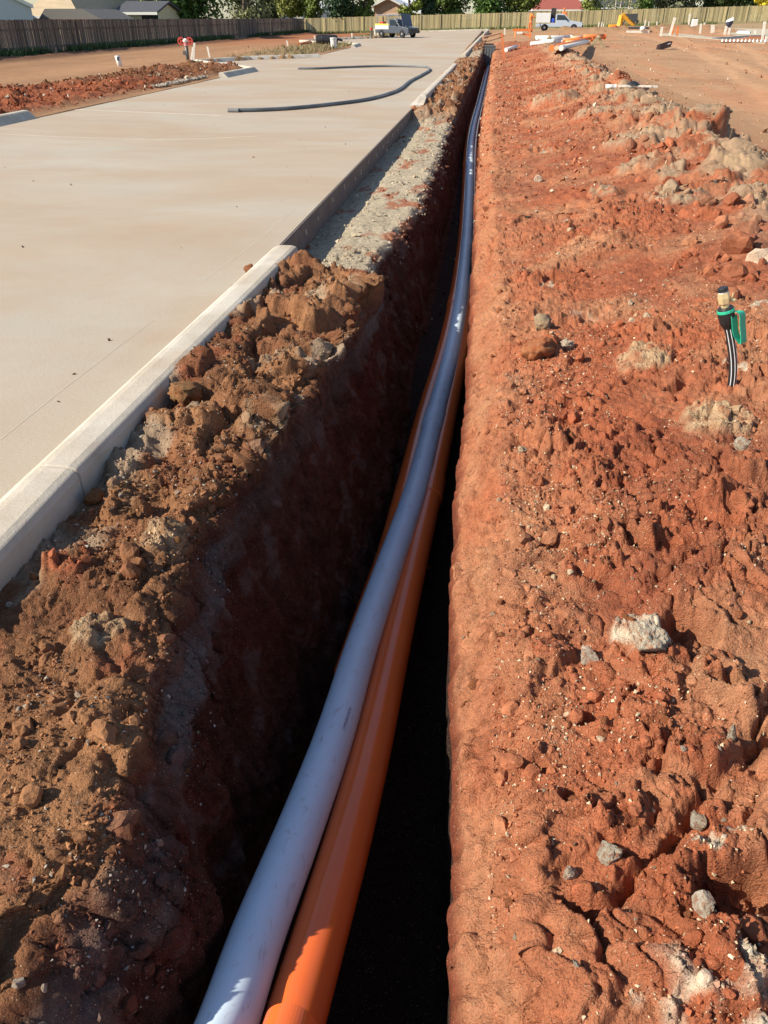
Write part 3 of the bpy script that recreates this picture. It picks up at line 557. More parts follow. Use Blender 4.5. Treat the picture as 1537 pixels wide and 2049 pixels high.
# ================================================================== BLACK POLY PIPE ON THE ROAD
m_poly = mat('grey_poly_pipe', (.11, .13, .145), rough=.5, var=.2, scale=3, tint=(.20, .21, .22))
L = [(458, 220), (520, 219), (590, 215), (660, 208), (730, 199), (775, 188), (800, 178), (820, 163), (840, 153), (859, 142), (852, 136), (820, 134.5), (760, 134), (690, 136), (640, 138), (596, 138)]
hp = [Vector(onz(a, b, .045)) for a, b in L]
hp2 = [];
for i in range(len(hp) - 1):
    for k in range(8):
        u = k / 8; p0 = hp[max(i - 1, 0)]; p1 = hp[i]; p2 = hp[i + 1]; p3 = hp[min(i + 2, len(hp) - 1)]
        hp2.append(.5 * ((2 * p1) + (p2 - p0) * u + (2 * p0 - 5 * p1 + 4 * p2 - p3) * u * u + (3 * p1 - p0 - 3 * p2 + p3) * u ** 3))
hp2.append(hp[-1]); hp2 = [Vector((p.x, p.y, .041 + float(zg(p.x, p.y)))) for p in hp2]
t = thing('poly_pipe', hp2[0], 'loose grey plastic pipe bent in a hairpin on the concrete road', 'pipe')
MB().tube([p - hp2[0] for p in hp2], .038, 12).build('pipe', m_poly, t, smooth_=True)
MB().tube([Vector((-.02, 0, 0)), Vector((.22, .0, 0))], .043, 12).build('end_cap', mat('grey_fitting', (.2, .2, .2), rough=.4, var=.1), t)
# ================================================================== WATER RISER WITH BRASS TAP
b0, _, _ = surf(1466, 768); tp = atY(1437, 575, b0.y + .02)
m_brass = mat('brass', (.74, .60, .33), rough=.32, var=.12, scale=40, metal=.35); m_blk = mat('black_plastic', (.02, .02, .022), rough=.45, var=.2); m_grn = mat('green_tie', (.03, .50, .30), rough=.5, var=.15)
m_wstr = mat('white_stripe', (.75, .76, .78), rough=.5, var=.1)
ax = (tp - b0); Lr = ax.length; mid = b0 + ax * .62
t = thing('water_riser', b0, 'brass tap on black white-striped hose sticking up from red soil', 'water riser')
bend = Vector((.022, 0, 0)); hose = [(Vector((0, 0, -.06)) + ax * 0 + bend * 0), ax * .0, ax * .25 + bend, ax * .45 + bend * 1.1, ax * .62 + bend * .9, ax * .70 + bend * .7]
hose = spline(hose, 24); MB().tube(hose, .019, 14).build('hose', m_blk, t, smooth_=True)
for a in (-1.9, -1.0, -2.9):
    q = MB(); ps = []
    for i, p in enumerate(hose):
        tt = (hose[min(i + 1, 23)] - hose[max(i - 1, 0)]).normalized(); s1 = tt.cross(Vector((0, 1, 0))).normalized(); s2 = s1.cross(tt); ps.append(p + (s1 * math.cos(a) + s2 * math.sin(a)) * .0184)
    q.tube(ps, .0022, 6).build('stripe', m_wstr, t)
u = ax.normalized(); c0 = ax * .60 + bend * .95
def seg(a, b, rs, m, name, n=14):
    ps = [c0 + u * (a + (b - a) * k / (len(rs) - 1)) for k in range(len(rs))]; return MB().tube(ps, rs, n).build(name, m, t, bevel=.0015)
L1 = Lr * .40
seg(0, L1 * .42, [.022, .034, .038, .039], m_blk, 'compression_nut', 12); seg(L1 * .40, L1 * .47, [.040, .040], m_grn, 'tie_band'); seg(L1 * .47, L1 * .52, [.038, .034], m_blk, 'collar')
seg(L1 * .52, L1 * .62, [.019, .019], m_brass, 'neck'); seg(L1 * .62, L1 * .88, [.027, .029, .026], m_brass, 'tap_body', 6); seg(L1 * .88, L1 * .91, [.023, .023], m_wstr, 'thread_tape'); seg(L1 * .91, L1, [.025, .023], m_blk, 'cap')
pv = c0 + u * L1 * .74
MB().tube([pv, pv + Vector((.032, -.004, .0)), pv + Vector((.036, -.004, .028))], .005, 8).build('tap_lever', m_brass, t); MB().tube([pv + Vector((.03, 0, -.006)), pv + Vector((.05, 0, -.006))], .009, 8).build('outlet', m_brass, t)
lp = [c0 + u * L1 * .44 + Vector((.028, -.012, 0)), c0 + u * L1 * .47 + Vector((.062, -.014, -.004)), c0 + u * L1 * .2 + Vector((.072, -.014, -.02)), c0 - u * L1 * .25 + Vector((.060, -.012, -.02)), c0 - u * L1 * .22 + Vector((.036, -.012, 0)), c0 + u * L1 * .36 + Vector((.030, -.02, 0))]
q = MB(); LP = spline(lp, 40)
for i in range(39):
    a, b = LP[i], LP[i + 1]; w1 = Vector((.017, .016, 0)); q.add([a - w1, a + w1, b + w1, b - w1, a - w1 + Vector((.002, -.002, 0)), a + w1 + Vector((.002, -.002, 0)), b + w1 + Vector((.002, -.002, 0)), b - w1 + Vector((.002, -.002, 0))], [(0, 1, 2, 3), (7, 6, 5, 4), (0, 3, 7, 4), (1, 5, 6, 2)])
q.build('tie_tail', m_grn, t)
# ================================================================== STONES AND CLODS
def rock_mesh(name, m, seed, sub=3, lump=.35, facet=0.0):
    import bmesh
    bm = bmesh.new(); bmesh.ops.create_icosphere(bm, subdivisions=sub, radius=1.0)
    rg = random.Random(seed); off = Vector((rg.uniform(0, 99), rg.uniform(0, 99), rg.uniform(0, 99)))
    from mathutils import noise as mn
    for v in bm.verts:
        p = v.co.copy(); d = 1 + lump * mn.noise(p * 1.1 + off) + lump * .6 * mn.noise(p * 2.6 + off) + lump * .45 * mn.noise(p * 5.5 + off) + lump * .32 * mn.noise(p * 11 + off) + lump * .2 * mn.noise(p * 23 + off)
        v.co = p * d
    for _ in range(14 if facet else 6):
        nn = Vector((rg.gauss(0, 1), rg.gauss(0, 1), rg.gauss(0, 1))).normalized(); dd_ = rg.uniform(.48, .88) if facet > .15 else rg.uniform(.6, .92)
        for v in bm.verts:
            k_ = v.co.dot(nn) - dd_
            if k_ > 0: v.co -= nn * k_ * .92
    for v in bm.verts: v.co += v.co.normalized() * (.05 * mn.noise(v.co * 9 + off) + .03 * mn.noise(v.co * 19 + off))
    me = bpy.data.meshes.new(name); bm.to_mesh(me); bm.free(); me.materials.append(m); me.shade_smooth() if facet == 0 else None; return me
S_ = [(60, .12, (.55, .42, .30))]
m_cred = mat('red_clod', (.36, .115, .05), rough=.95, var=.3, scale=9, bump=.012, bscale=16, tint=(.42, .20, .10), spec=.1)
m_cbrn = mat('brown_clod', (.27, .15, .07), rough=.95, var=.3, scale=9, bump=.012, bscale=16, tint=(.34, .15, .07), spec=.1)
m_ctan = mat('tan_clay', (.42, .32, .20), rough=.95, var=.28, scale=9, bump=.012, bscale=16, tint=(.38, .20, .11), spec=.1)
m_cgry = mat('grey_clay', (.37, .295, .20), rough=.95, var=.3, scale=9, bump=.012, bscale=16, tint=(.42, .27, .16), spec=.1)
m_chk = mat('chalky_rock', (.60, .55, .43), rough=.95, var=.3, scale=9, bump=.012, bscale=16, tint=(.50, .42, .31), spec=.1, dust=(2.6, .47, .62, (.36, .13, .065), .85))
m_wst = mat('pale_stone', (.56, .50, .40), rough=.85, var=.3, scale=7, bump=.008, bscale=14, tint=(.44, .35, .25), dust=(2.2, .44, .62, (.36, .15, .08), .8))
KM = {'red': m_cred, 'brown': m_cbrn, 'tan': m_ctan, 'grey': m_cgry, 'chalk': m_chk, 'pale': m_wst}
RM = {k: [rock_mesh(k + '_clod', m, 10 * i + j, 4, .34, .2 if k in ('chalk', 'pale') else 0) for j in range(3)] for i, (k, m) in enumerate(KM.items())}
def clod(px, py, wpx, hpx, kind, label, sink=.30, name=None, flat=.75):
    P, n_, _ = surf(px, py + hpx * .25); dep = (Matrix.Rotation(0, 3, 'X') @ (P - Vector((0, 0, CAMH)))).length
    sx_ = wpx / 2 / FPX * dep / 1.15; sz_ = hpx / 2 / FPX * dep / 1.05
    o = inst(name or (kind + '_clod' if kind not in ('pale',) else 'pale_stone'), random.choice(RM[kind]), None, P + n_ * sz_ * (1 - 2 * sink) * .62, (random.uniform(-.25, .25), random.uniform(-.25, .25), random.uniform(0, 6.28)), (1, 1, 1))
    sink += .10; o.scale = (sx_, sx_ * random.uniform(.8, 1.0), max(sz_ * flat, sx_ * .45)); return tag(o, label, 'rock' if kind in ('pale', 'chalk') else 'clod')
for a in [
    (378, 778, 84, 84, 'brown', 'big rounded brown clod leaning against the foreground kerb', .18),
    (190, 990, 46, 46, 'brown', 'small round brown clod by the kerb joint', .25),
    (1084, 642, 46, 54, 'grey', 'grey cracked clod standing above a black shadow on the red bank', .2),
    (1078, 690, 78, 66, 'red', 'plump red clod just below the grey cracked one', .3),
    (1133, 688, 38, 34, 'chalk', 'small cream stone right of the plump red clod', .3),
    (1292, 1262, 96, 84, 'chalk', 'large white chalky rock on the right bank', .25),
    (1172, 1302, 50, 48, 'pale', 'grey-tan stone left of the large chalky rock', .3),
    (1404, 1800, 54, 60, 'pale', 'pale grey stone at the lip of a dark hollow', .2),
    (1214, 1700, 66, 58, 'chalk', 'whitish broken rock low on the right bank', .25),
    (1143, 1738, 38, 52, 'pale', 'dull grey stone beside the smooth trench edge', .3),
    (1398, 1638, 48, 46, 'chalk', 'crumbly white rock above the dark hollow', .3),
    (1484, 880, 44, 42, 'chalk', 'yellowish stone at the right below the tan mud lump', .3),
    (1075, 355, 24, 20, 'pale', 'small white stone on the inner side of the spoil', .25),
    (314, 1678, 18, 34, 'pale', 'white chip stuck in the shaded left bank', .3),
    (35, 1955, 30, 48, 'pale', 'smooth grey pebble in the bottom left corner', .35),
    (156, 1386, 22, 20, 'pale', 'small white pebble on the ochre left bank', .3),
    (1462, 1460, 20, 60, 'chalk', 'thin white sliver of rock near the right edge', .35)]:
    clod(*a[:6], sink=a[6])
# countable stones pressed into the soil: parts of it, sharing a few small meshes
SM = {k: [rock_mesh(k + '_stone', KM[k], 200 + 10 * i + j, 2, .5, .25) for j in range(4)] for i, k in enumerate(('red', 'brown', 'tan', 'pale', 'chalk'))}
vis = (DEP < 200) & (PXs > 5) & (PXs < 1532) & (PYs > 120) & (PYs < 2044) & (NV[:, 2] > .35)
cand = np.nonzero(vis)[0]; wgt = 1 / DEP[cand] ** 1.0 * 0 + 1.0
for k in RNG.choice(cand, 300, replace=False):
    P = Vector(V[k]); lft = P.x < -.5; kind = random.choice(['brown', 'brown', 'brown', 'tan', 'pale'] if lft else ['red', 'red', 'red', 'red', 'tan', 'pale', 'chalk'])
    s = random.uniform(.007, .020) * (1 if kind in ('red', 'brown') else .6) * (1 + .09 * DEP[k])
    inst('stone', random.choice(SM[kind]), soil, P + Vector(NV[k]) * s * .2, (random.uniform(0, 6), random.uniform(0, 6), random.uniform(0, 6)), (s, s * random.uniform(.7, 1.1), s * random.uniform(.55, .9)))
# loose crumbs and grit: too many to count
ICO = np.array([(1, 0, 0), (-1, 0, 0), (0, 1, 0), (0, -1, 0), (0, 0, 1), (0, 0, -1)], float)
ICF = np.array([(0, 2, 4), (2, 1, 4), (1, 3, 4), (3, 0, 4), (2, 0, 5), (1, 2, 5), (3, 1, 5), (0, 3, 5)])
def scatter(name, idx, size, m, col, parent_label, squash=.75):
    n = len(idx); A = RNG.normal(size=(n, 3, 3)); Qm, _ = np.linalg.qr(A)
    base = (ICO[None] + RNG.normal(0, .28, (n, 6, 3))) * RNG.uniform(.45, 1.2, (n, 1, 3))
    W = np.einsum('nij,nkj->nki', Qm, base) * size[:, None, None]
    W = W + (V[idx] + NV[idx] * size[:, None] * .25)[:, None, :]
    F = (ICF[None] + (np.arange(n) * 6)[:, None, None]).reshape(-1, 3)
    o = npmesh(name, W.reshape(-1, 3), F, m, np.repeat(col, 6, axis=0), smooth_=False); o.parent = None
    return tag(o, parent_label, 'grit', kind='stuff')
def clod_cloud(name, idx, size, col, label, m):
    tp_ = []
    for j in range(6):
        me = rock_mesh('tmp', m, 900 + j, 2, .5, .1); vv = np.array([v.co[:] for v in me.vertices]); me.calc_loop_triangles(); ff = np.array([t_.vertices[:] for t_ in me.loop_triangles]); bpy.data.meshes.remove(me); tp_.append((vv, ff))
    VV = []; FF = []; CO = []; off = 0
    for i, k in enumerate(idx):
        vv, ff = tp_[i % 6]; Qm, _ = np.linalg.qr(RNG.normal(size=(3, 3))); sc_ = size[i] * RNG.uniform(.6, 1.1, 3)
        W = (vv * sc_) @ Qm.T + V[k] + NV[k] * size[i] * RNG.uniform(-.15, .3); VV.append(W); FF.append(ff + off); off += len(vv); CO.append(np.repeat(col[i][None], len(vv), 0))
    o = npmesh(name, np.concatenate(VV), np.concatenate(FF), m, np.concatenate(CO), smooth_=False); return tag(o, label, 'clods', kind='stuff')
m_crumb = mat('loose_crumbs', (.3, .1, .05), rough=.95, var=.2, scale=60, attr='soil', island=.25, spec=.1)
nearc = cand[(DEP[cand] < 8)]; farc = cand[DEP[cand] >= 8]
right_c = nearc[V[nearc, 0] > .12]; left_c = nearc[(V[nearc, 0] < -.5)]
def pick(c, n):
    # uneven: more crumbs where the soil is rough
    q = fbm(V[c, 0] / .35, V[c, 1] / .35, 77, 3); pr = np.clip(q + .35, .02, 1); return RNG.choice(c, n, replace=False, p=pr / pr.sum())
m_clod = mat('broken_clods', (.3, .1, .05), rough=.95, var=.3, scale=30, attr='soil', bump=.008, bscale=90, spec=.1, specks=[(150, .13, (.50, .38, .25))])
k1 = pick(right_c, 480); q1 = np.clip(RNG.gamma(1.5, .0085, 480) + .006, 0, .045); cc1 = CC[k1] * RNG.uniform(.8, 1.1, (480, 1)); pq = RNG.random(480) < .12; cc1[pq] = np.array([.44, .33, .22]) * RNG.uniform(.8, 1.2, (pq.sum(), 1)); q1[pq] *= .7
clod_cloud('broken_clods', k1, q1, np.clip(cc1, .02, .8), 'broken red clods lying loose on the right bank', m_clod)
k2 = pick(left_c, 330); q2 = np.clip(RNG.gamma(1.6, .010, 330) + .007, 0, .05); clod_cloud('broken_clods', k2, q2, np.clip(CC[k2] * RNG.uniform(.8, 1.15, (330, 1)), .02, .8), 'broken brown clods lying loose on the left bank', m_clod)
crc = cand[(V[cand, 0] > 1.5) & (V[cand, 1] > 5) & (V[cand, 1] < 40)]; k3 = RNG.choice(crc, 420, replace=False); q3 = np.clip(RNG.gamma(1.5, .022, 420) + .015, 0, .13); clod_cloud('broken_clods', k3, q3, np.clip(CC[k3] * RNG.uniform(.75, 1.1, (420, 1)), .02, .8), 'broken red and grey-brown clods along the spoil crest', m_clod)
i1 = pick(right_c, 22000); s1 = np.minimum(RNG.gamma(1.1, .0022, len(i1)) + .0013, .008); c1_ = np.clip(CC[i1] * RNG.uniform(.7, 1.1, (len(i1), 1)), .02, .8)
pl = RNG.random(len(i1)) < .36; c1_[pl] = np.array([.56, .44, .30]) * RNG.uniform(.7, 1.15, (pl.sum(), 1)); s1[pl] *= .8
scatter('soil_crumbs', i1, s1, m_crumb, c1_, 'loose red crumbs and pale grit over the right bank')
i2 = pick(left_c, 18000); s2 = np.minimum(RNG.gamma(1.1, .0030, len(i2)) + .0015, .010); c2_ = np.clip(CC[i2] * RNG.uniform(.85, 1.2, (len(i2), 1)), .02, .8)
pl = RNG.random(len(i2)) < .14; c2_[pl] = np.array([.46, .41, .33]) * RNG.uniform(.7, 1.1, (pl.sum(), 1)); s2[pl] *= .75
scatter('soil_crumbs', i2, s2, m_crumb, c2_, 'loose brown crumbs and gravel over the left bank')
i3 = RNG.choice(farc, 7000, replace=False); s3 = (RNG.gamma(2.0, .0035, len(i3)) + .004) * (1 + .05 * DEP[i3]); c3_ = np.clip(CC[i3] * RNG.uniform(.85, 1.2, (len(i3), 1)), .02, .8)
pl = RNG.random(len(i3)) < .22; c3_[pl] = np.array([.55, .46, .33]) * RNG.uniform(.7, 1.1, (pl.sum(), 1)); s3[pl] *= .7
scatter('soil_crumbs', i3, s3, m_crumb, c3_, 'small stones scattered over the far spoil and gravel bed')
# ================================================================== FENCES
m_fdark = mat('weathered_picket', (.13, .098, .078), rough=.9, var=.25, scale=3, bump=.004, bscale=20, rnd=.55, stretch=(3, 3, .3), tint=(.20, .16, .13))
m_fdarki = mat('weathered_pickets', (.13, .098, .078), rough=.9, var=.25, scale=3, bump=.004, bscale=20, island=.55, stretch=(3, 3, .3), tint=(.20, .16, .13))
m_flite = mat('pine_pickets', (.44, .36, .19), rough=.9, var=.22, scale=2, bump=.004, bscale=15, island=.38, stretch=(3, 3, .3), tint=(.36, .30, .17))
m_fpost = mat('fence_post', (.36, .29, .17), rough=.9, var=.25, scale=3)
FX = -24.25; FH = 1.56
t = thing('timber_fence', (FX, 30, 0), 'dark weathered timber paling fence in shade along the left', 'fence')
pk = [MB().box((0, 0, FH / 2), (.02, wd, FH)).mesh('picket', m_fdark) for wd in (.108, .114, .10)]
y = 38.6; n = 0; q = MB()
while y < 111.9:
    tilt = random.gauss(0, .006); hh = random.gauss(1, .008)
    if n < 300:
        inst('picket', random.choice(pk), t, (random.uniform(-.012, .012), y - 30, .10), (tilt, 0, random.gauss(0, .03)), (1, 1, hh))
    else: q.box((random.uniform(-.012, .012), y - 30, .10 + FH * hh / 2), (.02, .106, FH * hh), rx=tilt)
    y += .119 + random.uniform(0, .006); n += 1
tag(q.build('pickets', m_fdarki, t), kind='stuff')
q = MB(); yy = 20.0
while yy < 38.5: q.box((random.uniform(-.01, .01), yy - 30, .10 + FH / 2), (.02, .106, FH)); yy += .12
tag(q.build('pickets', m_fdarki, t), kind='stuff')
post = MB().box((-.07, 0, .75), (.09, .09, 1.5)).mesh('post', m_fpost)
for k in range(38): inst('post', post, t, (0, k * 2.4 - 9, .08))
for z in (.45, 1.25): MB().box((-.035, 36, z), (.04, 92, .075)).build('rail', m_fpost, t)
MB().box((.016, 36, .06), (.03, 92, .16)).build('plinth_board', m_fpost, t)
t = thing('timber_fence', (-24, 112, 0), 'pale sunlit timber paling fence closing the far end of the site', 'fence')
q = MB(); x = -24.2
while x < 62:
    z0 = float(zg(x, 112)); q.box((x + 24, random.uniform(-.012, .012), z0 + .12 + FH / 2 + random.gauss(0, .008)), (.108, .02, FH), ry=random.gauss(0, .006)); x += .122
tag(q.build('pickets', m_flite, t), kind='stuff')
postf = MB().box((0, -.05, .84), (.11, .06, 1.68)).mesh('post', m_flite)
for k in range(36):
    x = -24 + k * 2.4; inst('post', postf, t, (x + 24, 0, float(zg(x, 112))))
q = MB().bar((0, -.03, .09), (83, -.03, .09 + 1.90), .03, .18); q.build('plinth_board', m_fpost, t)
# ================================================================== GRASS along the fences
def grass(name, pts, hgt, label, c):
    n = len(pts); a = RNG.uniform(0, math.pi, n); hh = hgt * RNG.uniform(.4, 1.2, n); wd = hh * .16
    dx = np.cos(a) * wd; dy = np.sin(a) * wd; lean = RNG.normal(0, .35, (n, 2)) * hh[:, None]
    B1 = pts + np.stack([dx, dy, 0 * dx], 1); B2 = pts - np.stack([dx, dy, 0 * dx], 1); T = pts + np.stack([lean[:, 0], lean[:, 1], hh], 1)
    W = np.stack([B1, B2, T], 1).reshape(-1, 3); F = np.arange(3 * n).reshape(-1, 3)
    return tag(npmesh(name, W, F, mat('grass_' + name + str(c[0]), c, rough=.8, var=.2, scale=2, island=.45), smooth_=False), label, 'grass', kind='stuff')
n = 9000; yy = RNG.uniform(38, 110, n); xx = -23.1 - np.abs(RNG.normal(0, .45, n)); den = fbm(yy / 4, yy * 0, 91, 3) > -.25; xx, yy = xx[den], yy[den]
grass('grass', np.stack([xx, yy, zg(xx, yy) + .10], 1), .38, 'green grass strip at the foot of the dark fence', (.05, .095, .028))
n = 9000; xx = RNG.uniform(-23, 60, n); yy = 110.6 + RNG.normal(0, .7, n); den = fbm(xx / 5, xx * 0, 92, 3) > -.1; xx, yy = xx[den], yy[den]
grass('grass', np.stack([xx, yy, zg(xx, yy)], 1), .3, 'dry green grass along the pale far fence', (.13, .15, .045))
n = 5000; yy = RNG.uniform(44, 100, n); xx = -9.8 - np.abs(RNG.normal(0, 1.6, n)); ok_ = ~(inpoly(xx, yy, bays[0]) | inpoly(xx, yy, bays[1])); xx, yy = xx[ok_], yy[ok_]
grass('grass', np.stack([xx, yy, zg(xx, yy) + .03], 1), .22, 'sparse dry weeds on the verge between the parking bays', (.20, .17, .075))
# ================================================================== HOUSES
def roofmat(n_, c, st): return mat(n_, c, rough=.8, var=.15, scale=2, stretch=st, bump=.02, bscale=2.5)
m_wallp = mat('pale_wall', (.50, .53, .57), rough=.9, var=.06, scale=1); m_wallc = mat('cream_wall', (.66, .58, .38), rough=.9, var=.08); m_brick = mat('peach_brick', (.56, .37, .25), rough=.9, var=.15, scale=4)
m_tcream = roofmat('cream_tiles', (.48, .38, .25), (.5, 3, 1)); m_tbrn = roofmat('brown_tiles', (.22, .15, .11), (.5, 3, 1)); m_tred = roofmat('red_tiles', (.30, .085, .065), (.5, 3, 1)); m_tdk = roofmat('dark_tiles', (.075, .08, .095), (3, .5, 1)); m_twh = roofmat('white_metal_roof', (.62, .66, .70), (3, .4, 1))
m_fasc = mat('white_trim', (.75, .74, .70), rough=.6, var=.05); m_glass = mat('window_glass', (.05, .065, .08), rough=.1, var=.1); m_dkop = mat('dark_opening', (.03, .03, .03), rough=.9, var=.1)
def gable_house(name, label, x0, x1, y0, y1, ze, zr, mw, mr, axis='y', base=0.0, oh=.35, wins=(), vent=False):
    """axis = ridge direction; front wall at y0"""
    t = thing(name, ((x0 + x1) / 2, y0, base), label, 'house'); cx = (x0 + x1) / 2; w2 = (x1 - x0) / 2; d = y1 - y0
    th = .16
    if axis == 'y':
        MB().prism([(-w2, -1), (w2, -1), (w2, ze - base), (0, zr - base), (-w2, ze - base)], 'y', 0, d).build('wall', mw, t)
        sl_ = (zr - ze) / w2
        rf = MB().prism([(-w2 - oh, ze - base - sl_ * oh + .01), (0, zr - base + .01), (w2 + oh, ze - base - sl_ * oh + .01), (w2 + oh, ze - base - sl_ * oh + th), (0, zr - base + th), (-w2 - oh, ze - base - sl_ * oh + th)], 'y', -oh, d + oh).build('roof', mr, t)
        MB().prism([(-w2 - oh, ze - base - sl_ * oh - .05), (0, zr - base - .05), (w2 + oh, ze - base - sl_ * oh - .05), (w2 + oh, ze - base - sl_ * oh + th + .02), (0, zr - base + th + .02), (-w2 - oh, ze - base - sl_ * oh + th + .02)], 'y', -oh - .05, -oh - .004).build('fascia', m_fasc, rf)
    else:
        MB().box((0, d / 2, (ze - base - 1) / 2), (2 * w2, d, ze - base + 1)).build('wall', mw, t)
        d2 = d / 2; sl_ = (zr - ze) / d2
        MB().prism([(0, ze - base), (d, ze - base), (d2, zr - base)], 'x', -w2 + .02, w2 - .02).build('gable', mw, t)
        rf = MB().prism([(-oh, ze - base - sl_ * oh + .01), (d2, zr - base + .01), (d + oh, ze - base - sl_ * oh + .01), (d + oh, ze - base - sl_ * oh + th), (d2, zr - base + th), (-oh, ze - base - sl_ * oh + th)], 'x', -w2 - oh, w2 + oh).build('roof', mr, t)
        MB().box((0, -oh - .03, ze - base - sl_ * oh + .02), (2 * w2 + 2 * oh, .05, .2)).build('gutter', m_fasc, rf)
    for (wx, wz, ww, wh, mm) in wins:
        f = MB().box((wx, -.03, wz), (ww + .12, .06, wh + .12)).build('window', m_fasc, t); MB().box((wx, -.065, wz), (ww, .02, wh)).build('pane', mm, f)
    return t, rf
def hip_house(name, label, x0, x1, y0, y1, ze, zr, mw, mr, base=0.0, oh=.4, inset=None):
    t = thing(name, ((x0 + x1) / 2, y0, base), label, 'house'); cx = (x0 + x1) / 2
    MB().box((0, (y1 - y0) / 2, (ze - base - 1) / 2), (x1 - x0, y1 - y0, ze - base + 1)).build('wall', mw, t)
    a, b, c, d = x0 - oh - cx, x1 + oh - cx, -oh, y1 - y0 + oh; z0 = ze - base - .02; z1 = zr - base
    if (b - a) > (d - c): i_ = inset or (d - c) / 2; r1 = (a + i_, (c + d) / 2); r2 = (b - i_, (c + d) / 2)
    else: i_ = inset or (b - a) / 2; r1 = (0, c + i_); r2 = (0, d - i_)
    V_ = [(a, c, z0), (b, c, z0), (b, d, z0), (a, d, z0), (r1[0], r1[1], z1), (r2[0], r2[1], z1)]
    F_ = [(0, 1, 5, 4), (1, 2, 5), (2, 3, 4, 5), (3, 0, 4), (3, 2, 1, 0)] if (b - a) > (d - c) else [(0, 1, 4), (1, 2, 5, 4), (2, 3, 5), (3, 0, 4, 5), (3, 2, 1, 0)]
    rf = MB().add(V_, F_).build('roof', mr, t)
    MB().tube([V_[4], V_[5]], .12, 6).build('ridge_cap', mr, rf)
    q = MB(); [q.box((*m_, z0 - .06), s_) for m_, s_ in (((0, c + .03), (b - a, .06, .18)), ((b - .03, (c + d) / 2), (.06, d - c, .18)))]; q.build('gutter', m_fasc, rf)
    return t, rf
Zp = lambda px, py, Y: atY(px, py, Y).z
Xp = lambda px, py, Y: atY(px, py, Y).x
tH, _r = gable_house('house', 'pale blue gable-ended house at the far left behind the dark fence', Xp(62, 15, 60) - 11, Xp(62, 15, 60), 60, 72, Zp(62, 13, 60), Zp(62, 13, 60) + 2.6, m_wallp, m_tbrn, oh=.15)
th_ = R(33); cx_ = Xp(62, 15, 60); tH.rotation_euler = (0, 0, th_); tH.location = (cx_ - 5.5 * math.cos(th_), 60 - 5.5 * math.sin(th_), 0)
hip_house('house', 'house with cream and brown tiled hip roof behind the dark fence', Xp(62, 34, 70), Xp(155, 34, 70), 70, 90, Zp(90, 32, 70), Zp(90, 32, 70) + 2.7, m_wallc, m_tcream)
t, rf = hip_house('house', 'brown-tiled hip roof house between the cream roof and the metal roof', Xp(128, 36, 84), Xp(205, 36, 84), 84, 100, Zp(150, 34, 84), Zp(150, 34, 84) + 2.2, m_brick, m_tbrn)
# open carport
ca = thing('carport', (Xp(140, 40, 62), 62, 0), 'open carport with grey sheet roof and brown beam behind the fence', 'carport')
w2 = (Xp(205, 38, 62) - Xp(80, 38, 62)) / 2; ze = Zp(140, 38, 62)
MB().prism([(-w2, ze), (w2, ze), (w2 - 1.3, ze + .62), (-w2 + .6, ze + .62)], 'y', 0, 6).build('roof', mat('grey_sheet', (.16, .15, .14), rough=.8, var=.2, stretch=(4, .4, 1)), ca)
MB().box((0, -.03, ze - .08), (2 * w2, .06, .16)).build('beam', mat('brown_beam', (.16, .07, .045), rough=.8), ca)
for s in (-1, 0, 1): MB().box((s * (w2 - .15), 0, ze / 2 - .1), (.1, .1, ze)).build('post', m_fpost, ca)
t, rf = gable_house('house', 'low house with white-blue metal roof left of the cream shed', Xp(150, 25, 104), Xp(236, 25, 104), 104, 116, Zp(200, 30, 104), Zp(200, 4, 104), m_wallp, m_twh, axis='x')
MB().tube([(1.0, 3, Zp(207, 20, 104)), (1.0, 3, Zp(207, 2, 104))], .15, 8).build('flue', m_fasc, rf)
ds = thing('satellite_dish', (Xp(182, 20, 98), 98, Zp(182, 22, 98)), 'dark satellite dish on a pole above the brown roof', 'satellite dish')
MB().tube([(0, 0, -1), (0, 0, .9)], .05, 6).build('pole', m_fdark, ds); MB().lathe([(.05, 0), (.35, .06), (.55, .18), (.52, .20), (.3, .08)], (0, -.05, .9), 14, 'y').build('dish', m_tdk, ds)
t, rf = gable_house('shed', 'cream garden shed with dark roof behind the shaded fence', Xp(238, 40, 76), Xp(312, 40, 76), 76, 82, Zp(270, 25, 76), Zp(270, 5, 76), m_wallc, m_tdk, axis='x', wins=((-1.55, Zp(250, 40, 76), .36, .5, m_glass), (-1.0, Zp(250, 40, 76), .36, .5, m_glass), (1.2, Zp(285, 38, 76), 1.5, .9, m_dkop))); t['category'] = 'shed'
b_ = 0.5
gable_house('house', 'peach brick gable with white barge boards behind the truck', Xp(748, 20, 122), Xp(776, 20, 122) + (Xp(776, 20, 122) - Xp(748, 20, 122)) * 1.05, 122, 136, Zp(748, 12, 122), Zp(763, 3, 122) + .35, m_brick, m_twh, base=b_, oh=.45, wins=((.6, Zp(775, 31, 122) - b_, 1.2, .3, m_glass),))
gable_house('house', 'plain white roofed house just behind the peach brick gable', Xp(775, 20, 138), Xp(840, 20, 138), 138, 150, Zp(790, 24, 138), Zp(790, -12, 138), m_wallc, m_twh, axis='x', base=b_)
hip_house('house', 'house with maroon tiled roof behind the far fence', Xp(1060, 20, 122), Xp(1178, 20, 122), 122, 136, Zp(1120, 19, 122), Zp(1120, 19, 122) + 2.6, m_brick, m_tred, base=.6)
hip_house('house', 'house with dark grey roof right of the maroon one', Xp(1186, 16, 128), Xp(1306, 16, 128), 128, 142, Zp(1240, 15, 128), Zp(1240, 15, 128) + 2.2, m_brick, m_tdk, base=.9)
